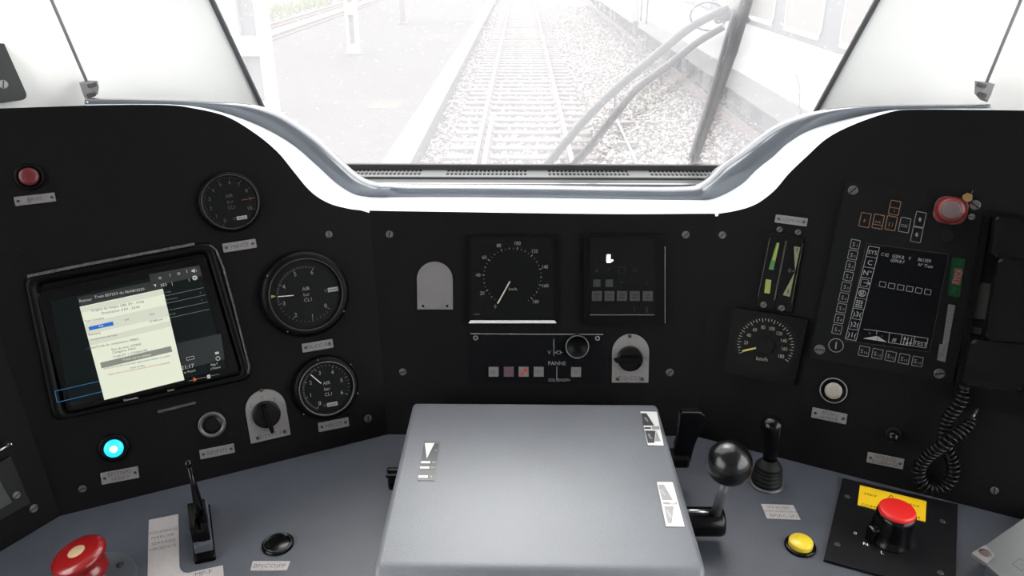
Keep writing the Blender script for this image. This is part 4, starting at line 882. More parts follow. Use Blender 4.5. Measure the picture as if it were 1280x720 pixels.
# ball lever
pb = at_y(911.5, 579, .735); ph = at_z(892, 652, .900)
t = thing('ball_lever', 'big black ball on a thick grey stalk at the right side of the lid box', 'lever', Matrix.Translation((bx1, ph.y, .900))); o0 = Vector((bx1, ph.y, .900))
bm = new(); R = 28.6/960*((pb-EYE).dot(FWD)); lathe(bm, [(R*math.sin(math.pi*i/24), -R*math.cos(math.pi*i/24)) for i in range(25)], pb-o0, 48); finish('ball', bm, mat('ball_black', (.003, .003, .003, 1), .22, spec=.45, bump=.15, bscale=500), t)
ps = at_y(893, 646, ph.y)-o0; tb = at_y(907, 600, .735)-o0
bm = new(); tube(bm, [ps+Vector((0, 0, -.004)), ps.lerp(tb, .5), tb], .0058, 20, rr=[.0062, .006, .0056]); plabel(finish('stalk', bm, mat('stalk_grey', (.10, .10, .105, 1), .4, metal=.3), t), 'grey metal stalk')
hx = at_y(902, 655, ph.y).x-bx1
bm = new(); lathe(bm, [(0, -.005), (.017, -.004), (.018, -.002), (.018, hx-.003), (.0165, hx+.001), (0, hx+.002)], (0, 0, 0), 36, M=Matrix.Rotation(math.pi/2, 4, 'Y')); finish('pivot_hub', bm, M_blackg, t)
bm = new(); tube(bm, [(0, -.004, .019), (ps.x-.004, -.004, .019)], .0026, 12); finish('cross_rod', bm, M_chrome, t)

def desk_frame(u, v, slope=0., h=0.): return Frame(DP, u, v, slope, h)
# joystick with bellows
f = desk_frame(957.5, 604); s = f.s; t = thing('joystick', 'black horn joystick with a ribbed rubber bellows behind the ball lever', 'joystick', f.M)
bs = .0225; prof = [(bs*1.02, 0), (bs*1.05, .003), (bs*.93, .004)]
bm = new(); lathe(bm, [(bs+.001, 0), (bs+.001, .0028), (bs-.003, .003)], seg=44); plabel(finish('base_ring', bm, mat('base_ring_grey', (.09, .09, .09, 1), .4, metal=.3), t), 'thin grey base ring')
prof = [(bs-.003, .002)]
for k in range(4): z = .004+.0062*k; prof += [(bs-.0045-.0006*k, z), (bs-.0016-.0007*k, z+.0022), (bs-.0016-.0007*k, z+.0038), (bs-.005-.0007*k, z+.0058)]
prof += [(.0180, .0295), (.0165, .032), (.0095, .041), (0, .042)]
bm = new(); lathe(bm, prof, seg=44); finish('bellows', bm, M_rubber, t)
tp = at_y(965.5, 523, f.O.y+.004)-f.O; ax = tp-Vector((0, 0, .036)); L_ = ax.length; Rm = Vector((0, 0, 1)).rotation_difference(ax).to_matrix().to_4x4()
bm = new(); lathe(bm, [(0, 0), (.0092, .001), (.0098, L_*.2), (.0125, L_*.5), (.0146, L_*.75), (.0150, L_*.86), (.0136, L_*.95), (.0085, L_*1.01), (0, L_*1.03)], (0, 0, .036), 36, M=Rm); finish('grip', bm, M_blackg, t)
def desk_plate(quad_, label, lines, m=None, name='nameplate', th=.001, rows=None):
    c = [sum(q[i] for q in quad_)/4 for i in (0, 1)]; sl = (quad_[1][1]-quad_[0][1])/(quad_[1][0]-quad_[0][0]); f = desk_frame(c[0], c[1], sl); t = thing(name, label, 'nameplate', f.M)
    bm = new(); prism(bm, f.pts(quad_), 0, th, .0002); finish('plate', bm, m or M_white, t); bm = new()
    for tx, u, v, h in lines: text(bm, tx, *f.px(u, v), h*f.s*1.35, th)
    finish('engraving', bm, mat('grey_ink', (.10, .10, .10, 1), .6), t); return t, f
desk_plate([(951, 630.5), (991.5, 632), (1000.5, 650), (958.5, 648.5)], 'white three-line nameplate on the desk in front of the joystick', [('VV-AVER', 972.5, 635, 3.0), ('COMM. AVERTISSEUR', 974.5, 640, 1.9), ('BP(AC-SF)', 979, 645.5, 3.2)])
desk_plate([(316, 702), (363, 702), (358.5, 713.3), (313, 713.8)], 'white nameplate on the desk under the flat black round button', [('BP(CO)FP', 337.5, 708, 4.2)])
# buttons on the desk
def desk_button(u, v, ro, rc, label, ringm, capm, ch, name, rh=.004, dome=0, rim=None):
    f = desk_frame(u, v); s = f.s; s = (f.pl.hit(u+5, v)-f.pl.hit(u-5, v)).length/10; t = thing(name, label, 'button', f.M)
    bm = new(); lathe(bm, [(ro*s, 0), (ro*s, rh*.7), (ro*s*.93, rh), ((rc+.8)*s, rh), ((rc+.4)*s, rh*.6), (0, rh*.6)], seg=44); finish('collar', bm, ringm, t)
    bm = new(); lathe(bm, [(rc*s, rh*.5), (rc*s, ch*.85), (rc*s*.94, ch), (0, ch+dome)], seg=40); finish('cap', bm, capm, t)
    if rim: bm = new(); ring(bm, (rc+.9)*s, (rc+2.1)*s, rh*.9, rh*1.25); finish('rim', bm, rim, t)
    return t
desk_button(1000, 683.5, 19, 14.6, 'yellow round push button on the desk beside the dark switch plate', M_blackg, M_yel, .010, 'yellow_button', .004)
desk_button(347.5, 681, 19.5, 15, 'flat glossy black round button on the desk left of the lid', M_blackg, M_blackg, .0035, 'black_push_button', .004, 0, mat('rim_dark', (.06, .06, .06, 1), .2, metal=.5))
# white L-shaped plate and brake lever
q = [(186.2, 650.7), (223, 643.3), (224.4, 708), (226, 713), (230, 716.3), (236, 716.8), (278.6, 707.3), (280, 722), (282, 735), (184, 750)]
f = desk_frame(212, 680, -.2); t = thing('brake_scale_plate', 'white L-shaped plate lettered with brake positions left of the small lever', 'plate', f.M)
bm = new(); prism(bm, f.pts(q), 0, .001, 0); finish('plate', bm, M_white, t); bm = new()
for tx, u, v in (('DESSERRAGE', 204.5, 664.5), ('MARCHE', 204, 671), ('SERRAGE', 204.5, 678), ('URGENCE', 204.3, 685)): text(bm, tx, *f.px(u, v), 3.9*f.s, .001, rot=0, wx=.86 if len(tx) > 8 else 1)
text(bm, 'MP-F', *f.px(254.5, 717), 5.4*f.s, .001); finish('lettering', bm, mat('grey_ink'), t)
f = desk_frame(254, 680, 0); t = thing('brake_lever', 'small black brake lever with a ball tip in a slotted black base, left', 'lever', f.M)
bm = new(); prism(bm, rpoly(f.pts([(239, 638), (263, 634), (270.5, 700), (243.5, 706)]), .003), 0, .006, .001); finish('base_plate', bm, M_blackg, t)
bm = new(); prism(bm, rpoly(f.pts([(242, 643), (262, 640), (268, 692), (245, 697)]), .002), .004, .017, .004); plabel(finish('base_block', bm, mat('base_satin', (.11, .115, .14, 1), .3, metal=.2), t), 'satin front of the base, its highlight painted into the colour')  # satin silver lightened so its colour carries the highlight
bm = new(); prism(bm, rpoly(f.pts([(240.5, 661), (249, 659.5), (250.5, 693-2), (243.5, 692)]), .001), .016, .040, .003); prism(bm, rpoly(f.pts([(255, 659), (262.5, 657.5), (266, 688), (257.5, 690)]), .001), .016, .044, .003); prism(bm, f.pts([(248, 676), (258, 675), (259, 690), (249, 691)]), .016, .034, .002); finish('guide_cheeks', bm, M_blackg, t)
def lp(u, v, h): return DP.hit(u, v, h)
inv = f.M.inverted(); a = inv @ lp(253.5, 655, .03); b = inv @ lp(242, 605, .085); c_ = inv @ lp(235.5, 579.5, .112)
bm = new(); tube(bm, [a, a.lerp(b, .5), b, c_], .004, 18, rr=[.0070, .0058, .0036, .0026]); Rb = .0052; lathe(bm, [(Rb*math.sin(math.pi*i/14), -Rb*math.cos(math.pi*i/14)) for i in range(15)], c_, 24); finish('lever_arm', bm, M_blackg, t)
# red mushroom emergency button
f = desk_frame(106, 733, 0); s = (DP.hit(111, 733)-DP.hit(101, 733)).length/10; t = thing('emergency_button', 'glossy red mushroom push button with a cream centre on a round grey base', 'button', f.M)
bm = new(); cyl(bm, .050, 0, .002, (.004, .004), 56, b=.0008); finish('base_disc', bm, mat('base_disc', (.085, .09, .10, 1), .3, metal=.1), t)
x, y = f.px(151, 708); bm = new(); cyl(bm, .0045, .002, .0035, (x, y), 18, b=.001); sc_ = finish('screw', bm, M_blkscrew, t)
bm = new(); cyl(bm, .0016, .0034, .0037, (x, y), 6); finish('screw_socket', bm, M_chrome, sc_)
bm = new(); cyl(bm, .0215, .002, .019, (0, 0), 40, b=.001); plabel(finish('white_collar', bm, M_wt, t), 'white collar under the red stem')
top = inv = f.M.inverted() @ lp(95, 689, .052); ax = top-Vector((0, 0, .010)); ax = Vector((-.20, -.08, 1)).normalized()
Rm = Vector((0, 0, 1)).rotation_difference(ax).to_matrix().to_4x4(); base = top-ax*.044
bm = new(); lathe(bm, [(.0195, .006), (.0222, .010), (.0225, .016), (.0195, .021), (.0180, .025), (.0215, .028), (.0288, .033), (.0300, .0365), (.0288, .040), (.022, .0425), (.010, .0437), (0, .044)], base, 56, M=Rm); finish('mushroom_head', bm, M_red, t)
bm = new(); lathe(bm, [(.0094, .0437), (.0090, .0441), (0, .0446)], base, 36, M=Rm); plabel(finish('cream_inlay', bm, M_cream, t), 'round cream inlay in the middle')

# dark switch plate with the red-capped voltage selector
q = [(1052.5, 600), (1196.5, 633), (1194, 748), (1029, 702)]
f = desk_frame(1115, 665, .24); t = thing('voltage_switch_plate', 'square black plate with yellow 25kV sign, right of the yellow button', 'plate', f.M)
bm = new(); prism(bm, f.pts(q), 0, .004, .0008); finish('base_plate', bm, mat('switch_plate_black', (.006, .006, .007, 1), .4, spec=.2, bump=.1, bscale=300), t)
bm = new(); prism(bm, f.pts([(1075, 607), (1158, 627), (1156.6, 652.6), (1071.8, 631.4)], .004), .004, .0048); ys = plabel(finish('yellow_sign', bm, M_yelp, t), 'yellow sign reading 25kV and 1.5kV')
bm = new(); h = .0048
text(bm, '25kV', *f.px(1088, 618.5, h), .0048, h, wx=1.15); text(bm, '1,5kV', *f.px(1141, 631.5, h), .0048, h, wx=1.15); text(bm, 'COMM', *f.px(1088.5, 633, h), .0050, h, wx=1.1); text(bm, 'UT M', *f.px(1140, 645.3, h), .0050, h, wx=1.1)
outline(bm, f.pts([(1110.3, 622.5), (1114, 618.6), (1117.7, 624.3)], h), .0007, h, h+.0002); finish('sign_lettering', bm, M_black, ys)
bm = new(); h = .004; text(bm, '0', *f.px(1069, 666.4, h), .0050, h, wx=1.2); text(bm, 'N', *f.px(1082, 680, h), .0050, h, wx=1.2); text(bm, 'L', *f.px(1103, 690.8, h), .0050, h, wx=1.2)
finish('position_letters', bm, mat('letter_cream', (.75, .75, .68, 1), .5), t)
kc = f.px(1113, 672, .004)
for u, v in ((1059, 621), (1046.5, 681), (1178, 652), (1175.5, 716.5)): bm = new(); x, y = f.px(u, v, h); cyl(bm, .0038, .004, .0052, (x, y), 18, b=.0008); sc_ = finish('screw', bm, M_blkscrew, t); bm = new(); ring(bm, .0018, .0026, .0051, .0055, (x, y), 12); finish('screw_socket', bm, M_screw, sc_)
M0 = Matrix.Translation(f.M @ Vector((kc[0], kc[1], .004))) @ f.M.to_3x3().to_4x4(); t2 = thing('voltage_selector_knob', 'big black rotary knob with a bright red cap in front of the yellow sign', 'knob', M0)
bm = new(); lathe(bm, [(.0285, 0), (.0285, .002), (.0268, .004), (.0250, .014), (.0232, .034), (.0222, .040), (.0205, .0405), (0, .0405)], seg=56)
finish('knob_skirt', bm, M_blackg, t2)
bm = new(); d = Vector((-.80, -.55)).normalized(); n_ = Vector((-d.y, d.x)); prism(bm, [n_*.007+d*.018, d*.033+n_*.005, d*.033-n_*.005, d*.018-n_*.007], .0005, .022, .003); finish('pointer', bm, M_blackg, t2)
bm = new(); lathe(bm, [(.0215, .0395), (.0215, .0435), (.0203, .0455), (.019, .0458), (0, .0458)], seg=56); plabel(finish('cap', bm, M_redb, t2), 'flat bright red cap')
bm = new(); x, y = f.px(1091, 677, .004); kx_, ky_ = x-kc[0], y-kc[1]; box(bm, (kx_, ky_, .0006), (.006, .005, .001), .0004); finish('position_mark', bm, mat('mark_pink', (.5, .40, .38, 1), .5), t2)

# aluminium topped box at the lower right corner and plate frame at the far left
q = [(1230, 683), (1285, 645), (1400, 570), (1480, 690), (1330, 790), (1233, 707)]
f = desk_frame(1260, 690, -.6); h = .025
t = thing('corner_box', 'box with a bare aluminium top in the bottom right corner of the desk', 'box', f.M)
bm = new(); prism(bm, f.pts(q, h), 0, h-.002); finish('box_body', bm, M_desk, t)
bm = new(); prism(bm, f.pts(q, h), h-.002, h+.001, .0004); finish('top_plate', bm, mat('corner_alu', (.095, .095, .098, 1), .5, metal=.2, noise=.03), t)
bm = new(); prism(bm, rpoly(f.pts([(1213.3, 694), (1230.5, 683.5), (1243, 697), (1232.5, 707.5)], h), .002), h-.001, h+.0035, .0005); br = plabel(finish('corner_bracket', bm, mat('bracket_alu', (.19, .175, .17, 1), .45, metal=.3), t), 'brighter corner bracket with a dark countersunk hole')
bm = new(); x, y = f.px(1230.5, 694, h); lathe(bm, [(.0068, h+.0036), (.0066, h+.0040), (.0035, h+.0041), (0, h+.0041)], (x, y, 0), 28); finish('countersink', bm, mat('hole_brown', (.05, .028, .025, 1), .5), br)
bm = new(); outline(bm, [f.px(*a, h) for a in ((1265, 705.5), (1274.5, 698.5), (1287, 707), (1277, 715))], .0006, h+.001, h+.0012); text(bm, 'a', *f.px(1276, 706.3, h), .004, h+.001); finish('stamped_mark', bm, M_ink, t)
f = Frame(SP, 10, 615, None); t = thing('end_panel_socket', 'black framed grey plate on the end panel at the far left', 'plate', f.M)
bm = new(); prism(bm, f.pts([(-40, 600), (11, 569), (37, 629), (-14, 657)]), 0, .006, .001); finish('frame', bm, mat('frame_dark', (.005, .005, .005, 1), .5, spec=.15), t)
bm = new(); prism(bm, f.pts([(-40, 622), (0, 602), (15, 628), (-25, 650)], .006), .006, .0075, .0003); finish('grey_plate', bm, mat('plate_dull', (.026, .026, .027, 1), .5, spec=.3), t)
slot_screw(t, f, 20.5, 619, 5, .3, m=mat('small_screw'), h=.006)
bm = new(); P0 = f.px(-8, 567, .02); P1 = f.px(13.5, 555.5, .02); tube(bm, [(*P0, .02), (*P1, .02)], .0016, 10); tube(bm, [(*P1, .02), (P1[0]-.0005, P1[1], .0)], .0014, 8); tube(bm, [(*P0, .02), (P0[0], P0[1], .0)], .0014, 8)
t = thing('grab_wire', 'thin bright metal bar at the left edge above the framed plate', 'bar', f.M); finish('bar', bm, M_chrome, t)

# ------------------------------------------------------------------ fittings on the pillars
def rod(side, ub, vb, ut, vt_, yb, label, bx_):
    P0 = at_y(ub, vb, yb); P1 = at_x(ut, vt_, P0.x); d = (P1-P0).normalized(); P2_ = P0 + d*((1.80-P0.z)/d.z)
    t = thing('blind_guide_rod', label+' guide rod of the sun blind on the white pillar', 'rod', Matrix.Translation(P0)); g = 1 if side == 'left' else -1
    bm = new(); tube(bm, [Vector((0, 0, -.004)), P2_-P0], .0021, 10); finish('rod', bm, mat('rod_steel', (.42, .41, .41, 1), .4), t)  # rod colour lightened to carry the lens veil around it
    q = [at_y(u, v, P0.y)-P0 for u, v in bx_]
    bm = new(); prism(bm, [(a.x, a.z) for a in q], -.007, .012, .001); bm.transform(Matrix.Rotation(math.pi/2, 4, 'X')); b_ = finish('bracket', bm, mat('bracket_grey', (.27, .27, .275, 1), .4), t)  # bracket grey lightened for the same veil as the rod
    for du, dv in ((120.2 if g > 0 else 1221.3, 105), (119.2 if g > 0 else 1221.6, 117)):
        p = at_y(du, dv, P0.y)-P0; bm = new(); lathe(bm, [(0, 0), (.0032, 0), (.0032, .014), (0, .014)], (p.x, p.y-.004, p.z), 14, smooth=False, M=Matrix.Rotation(math.pi/2, 4, 'X')); finish('nut', bm, M_screw, b_)
rod('left', 110, 104, 65, 0, 1.075, 'left', [(104.3, 101.5), (118.5, 102), (120.5, 110), (119, 119), (111, 121), (108, 112)])
rod('right', 1232, 104, 1275.5, 0, 1.075, 'right', [(1222, 102), (1238, 103.5), (1233, 116), (1228.5, 126), (1221.5, 118)])
WP = Plane(colsL[3](1.38), (.60, -.77, .12), (.78, .62, 0)); f = Frame(WP, 12, 95, 0, .014); t = thing('pillar_switch_plate', 'dark grey rounded plate with a slotted screw at the top left edge', 'plate', f.M)
bm = new(); prism(bm, rpoly(f.pts([(-60, -40), (-14, 12), (36, 124), (-30, 133), (-60, 134)]), .010), -.012, .003, .001); finish('plate', bm, mat('pillar_plate_grey', (.045, .045, .048, 1), .5), t)
slot_screw(t, f, 4, 105.5, 6, 1.4, m=mat('screw_bright', (.42, .41, .40, 1), .4, metal=.3), h=.003)

# ------------------------------------------------------------------ windscreen wiper outside the glass
GP = Plane((0, GY0, GZ0), (0, -1, GR), (1, 0, 0))
def gp(u, v, h): return GP.hit(u, v, -h)
M_wip = mat('wiper_grey', (.028, .028, .032, 1), .5); t = thing('windscreen_wiper', 'dark windscreen wiper with twin bent arms and a long blade outside the glass', 'wiper', Matrix.Identity(4))
for L_, w in (([(912, 9), (895, 17), (859, 37), (818, 71), (776, 106), (740, 140), (712, 172), (685, 205), (660, 236)], 5.0), ([(905, 33), (870, 54), (840, 78), (796, 111), (770, 142), (742, 178), (718, 205), (690, 238)], 4.6)):
    c4 = cat4([tuple(gp(u, v, .045)) for u, v in L_], 4); n = len(c4); bm = new(); tube(bm, c4, .006, 10, rr=[(w*(.78+.45*i/n))*.00150 for i in range(n)]); finish('arm', bm, M_wip, t)
bm = new(); P = [gp(u, v, .022) for u, v in ((941, -40), (933, 0), (916, 60), (899, 110), (882, 160), (866, 207), (862, 222))]; tube(bm, P, .008, 10, rr=[.0098, .0096, .0090, .0084, .0074, .0060, .005]); finish('blade', bm, mat('wiper_blade_black', (.012, .012, .013, 1), .5), t)
bm = new(); tube(bm, [gp(u, v, .012) for u, v in ((919, 10), (902, 70), (884, 130), (863, 196))], .0035, 8); finish('rubber_strip', bm, M_seal, t)
bm = new(); tube(bm, [gp(896, 22, .05), gp(915, 17, .04), gp(927, 25, .04)], .010, 10); tube(bm, [gp(925, 14, .045), gp(934, 25, .045), gp(921, 33, .045)], .005, 8); finish('pivot_bracket', bm, M_wip, t)
c0 = (885.5, 20.5); bm = new(); tube(bm, [gp(c0[0]+22.5*math.cos(a), c0[1]+17.5*math.sin(a), .055) for a in [math.pi*2*k/40 for k in range(36)]], .0017, 7); finish('washer_hose', bm, M_wip, t)
bm = new(); tube(bm, [gp(u, v, .05) for u, v in ((928, 32), (926, 48), (921, 66), (914, 80), (908, 85), (905.5, 80), (906, 66), (910, 54))], .0014, 7); plabel(finish('washer_hose', bm, M_wip, t), 'hanging loop of washer hose')

# ------------------------------------------------------------------ outside: track, platform, coach
ALB = .85
ZR = EYE.z-2.97; XT = .03; ZG = ZR-.22; ZP = EYE.z-2.83
M_ground = mat('ballast_ground', (.10, .088, .085, 1), .9, spec=0, noise=.25, nscale=14, bump=1, bscale=40)
M_plat = mat('platform_asphalt', (.066, .063, .061, 1), .85, spec=0, noise=.06, nscale=3)
M_edge = mat('platform_edge_stone', (.105, .102, .096, 1), .8, spec=0, noise=.05, nscale=5)
M_rail = mat('rail_steel', (0.170, 0.165, 0.165, 1), .4, metal=.2); M_rust = mat('rail_rust', (0.095, 0.060, 0.050, 1), .8)
M_slp = mat('sleeper_wood', (.125, .115, .11, 1), .85, spec=0, noise=.2, nscale=6)
bm = new(); box(bm, (0, 50, ZG-.1), (60, 130, .2)); struct('ground', bm, M_ground, 'pale ballast and cinder ground under the tracks')
bm = new(); prism(bm, [(-8.3, -6), (-2.02, -6), (-2.02, 110), (-8.3, 110)], ZG, ZP); plt = struct('platform', bm, M_plat, 'wide pale asphalt station platform left of the track')
bm = new(); prism(bm, [(-2.02, -6), (-1.60, -6), (-1.60, 110), (-2.02, 110)], ZP-.14, ZP+.005); prism(bm, [(-2.02, -6), (-1.66, -6), (-1.66, 110), (-2.02, 110)], ZG, ZP-.14); struct('platform_edge', bm, M_edge, 'lighter stone nosing along the platform edge')
bm = new(); p = at_z(481, 132, ZP); box(bm, (p.x, p.y, ZP+.002), (.62, .62, .004)); t = finish('platform_cover', bm, mat('cover_cream', (.090, .084, .070, 1), .8, spec=0)); tag(t, 'small pale yellowish cover set in the platform surface', 'cover')
def rail(x, y0, y1, label, name='rail', z=ZR, grp=None):
    prof = [(-.07, -.17), (.07, -.17), (.07, -.158), (.012, -.135), (.010, -.05), (.036, -.035), (.036, -.004), (.030, 0), (-.030, 0), (-.036, -.004), (-.036, -.035), (-.010, -.05), (-.012, -.135), (-.07, -.158)]
    bm = new(); a = [bm.verts.new((q[0], y0, q[1])) for q in prof]; b = [bm.verts.new((q[0], y1, q[1])) for q in prof]; n = len(prof)
    for i in range(n):
        f_ = bm.faces.new((a[i], b[i], b[(i+1) % n], a[(i+1) % n])); f_.material_index = 0 if i in (6, 7, 8) else 1
    bm.faces.new(a); bm.faces.new(b[::-1])
    o = finish(name, bm, [M_rail, M_rust], None, Matrix.Translation((x, 0, z)), recalc=True); tag(o, label, 'rail', grp); return o
rail(XT-.7525, 5, 95, 'left running rail of the track straight ahead'); rail(XT+.7525, 5, 95, 'right running rail of the track straight ahead')
rail(XT-.60, 8, 15.2, 'short inner check rail beside the left running rail', 'check_rail')
rail(4.15, 5, 95, 'near rail under the standing coach on the right'); rail(5.65, 5, 95, 'far rail under the standing coach on the right')
rail(-9.5, 5, 95, 'near rail of the track beyond the platform'); rail(-11.0, 5, 95, 'far rail of the track beyond the platform')
sl_ = None; y = 9.4; i = 0
while y < 62:
    if sl_ is None:
        bm = new(); box(bm, (0, 0, 0), (2.5, .25, .14), .015); sl_ = finish('sleeper', bm, M_slp); o = sl_
    else: o = sl_.copy(); COL.objects.link(o)
    o.location = (XT+random.uniform(-.03, .03), y, ZR-.200+random.uniform(-.004, .008)); tag(o, 'weathered sleeper lying across under the rails of the track ahead', 'sleeper', 'sleepers of the track ahead'); y += .60; i += 1
# ballast stones
import bmesh as _b
def stones(n, name, label, mats, fn, smin, smax, seed):
    rnd = random.Random(seed); V_ = []; F_ = []; mi = []
    for _ in range(n):
        x, y, z = fn(rnd); r = rnd.uniform(smin, smax); b = len(V_); a0 = rnd.uniform(0, 6.28)
        for k in range(4): a = a0+k*1.5708+rnd.uniform(-.3, .3); V_.append((x+r*math.cos(a), y+r*math.sin(a), z+rnd.uniform(-.2, .3)*r))
        V_.append((x+rnd.uniform(-.4, .4)*r, y+rnd.uniform(-.4, .4)*r, z+r*rnd.uniform(.6, .95))); V_.append((x, y, z-r*.6))
        m_ = rnd.choices(range(len(mats)), [6, 3, 1.4][:len(mats)])[0]
        for k in range(4): F_.append((b+k, b+(k+1) % 4, b+4)); F_.append((b+(k+1) % 4, b+k, b+5)); mi += [m_, m_]
    me = bpy.data.meshes.new(name); me.from_pydata(V_, [], F_)
    for q in mats: me.materials.append(q)
    me.polygons.foreach_set('material_index', mi); me.update(); o = bpy.data.objects.new(name, me); COL.objects.link(o); tag(o, label, 'ballast', None, 'stuff'); return o
MS = [mat('stone_pale', (.25, .235, .228, 1), .9, spec=0), mat('stone_mid', (.10, .09, .088, 1), .9, spec=0), mat('stone_rust', (.12, .078, .068, 1), .9, spec=0)]
def f1(r):
    y = 9.5*math.exp(r.random()*1.65); x = r.uniform(-1.62, 4.7)
    z = ZG+r.uniform(.0, .055)+(.0 if abs(x-XT) < 1.3 else 0)
    if abs(x-XT) < 1.3 and y > 9.2 and min((y-9.4) % .6, .6-(y-9.4) % .6) < .16: return f1(r)
    return x, y, z
stones(30000, 'ballast_stones', 'loose pale ballast stones around the track', MS, f1, .03, .055, 3)
# weeds
def weeds(pts_, label, hmax, cat='weeds'):
    bm = new()
    for x, y, z in pts_:
        for k in range(9):
            a = random.uniform(0, 6.28); h_ = random.uniform(.4, 1)*hmax; w = h_*.05; d = Vector((math.cos(a), math.sin(a), 0)); b0 = Vector((x, y, z))+d*random.uniform(0, .06)
            n_ = Vector((-d.y, d.x, 0)); v = [bm.verts.new(q) for q in (b0-n_*w, b0+n_*w, b0+d*h_*.2+n_*w*.7+Vector((0, 0, h_*.6)), b0+d*h_*.45+Vector((0, 0, h_)), b0+d*h_*.2-n_*w*.7+Vector((0, 0, h_*.6)))]; bm.faces.new(v)
    o = finish('grass_weeds', bm, mat('weed_green', (0.150, 0.180, 0.080, 1), .8)); tag(o, label, cat, None, 'stuff')
weeds([(2.6+random.gauss(0, .25), random.uniform(11, 40), ZG) for _ in range(110)], 'sparse pale weeds in the ballast between the track and the coach', .16)
weeds([(-12.8+random.gauss(0, .6), random.uniform(18, 60), ZG) for _ in range(260)], 'pale green weeds beyond the far track', .5)
# switch rodding right of the track
t = thing('point_rodding', 'low rodding with two small boxes on the ballast right of the track', 'rodding', Matrix.Identity(4))
a, b, c_ = at_z(772, 152, ZG+.12), at_z(784, 177, ZG+.12), at_z(797, 206, ZG+.12)
bm = new(); tube(bm, [a, b, c_], .025, 8); finish('rod', bm, M_rail, t)
for q, w in ((a, .5), (b, .35)): bm = new(); box(bm, (q.x, q.y, ZG+.07), (w, .12, .10), .01); finish('rod_support', bm, mat('support_grey', (0.100, 0.095, 0.095, 1), .8), t)
bm = new(); p = at_z(768, 136, ZG+.2); box(bm, (p.x, p.y, ZG+.12), (.2, .2, .22), .02); box(bm, (p.x, p.y, ZG+.32), (.04, .04, .35)); o = finish('marker_box', bm, mat('marker_grey', (0.040, 0.037, 0.035, 1), .7)); tag(o, 'small dark ground box beside the track seen between the wiper arms', 'box')

# platform columns
def column(u, v, w, label, m_, hollow=True, d=.3):
    p = at_z(u, v, ZP); t = thing('platform_column', label, 'column', Matrix.Translation((p.x, p.y, ZP))); H_ = 4.5
    if hollow:
        for sx in (-1, 1): bm = new(); box(bm, (sx*w*.36, 0, H_/2), (w*.26, d, H_), .008); finish('flange', bm, m_, t)
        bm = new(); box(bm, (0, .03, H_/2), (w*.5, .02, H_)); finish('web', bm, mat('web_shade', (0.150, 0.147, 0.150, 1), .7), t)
        for z in (.12, 1.25, 2.4, 3.5): bm = new(); box(bm, (0, -d/2-.01, z+.02), (w, .02, .34), .004); finish('batten_plate', bm, m_, t)
        bm = new(); box(bm, (0, 0, .02), (w*1.25, d*1.3, .04), .006); finish('base_plate', bm, mat('base_grey', (0.110, 0.110, 0.110, 1), .7), t)
    else:
        bm = new(); box(bm, (0, 0, H_/2), (w, w*.8, H_), .02); finish('shaft', bm, m_, t); bm = new(); box(bm, (0, 0, .03), (w*1.5, w*1.4, .06), .01); finish('base', bm, m_, t)
M_pw = mat('column_white', (.32, .32, .32, 1), .6)
column(327, 146, .66, 'nearest and widest white steel column on the platform', M_pw)
column(443, 68, .34, 'middle white steel column further along the platform', M_pw, True, .22)
column(503.5, 30, .20, 'far thin brownish post on the platform', mat('post_brown', (0.095, 0.077, 0.075, 1), .7), False)

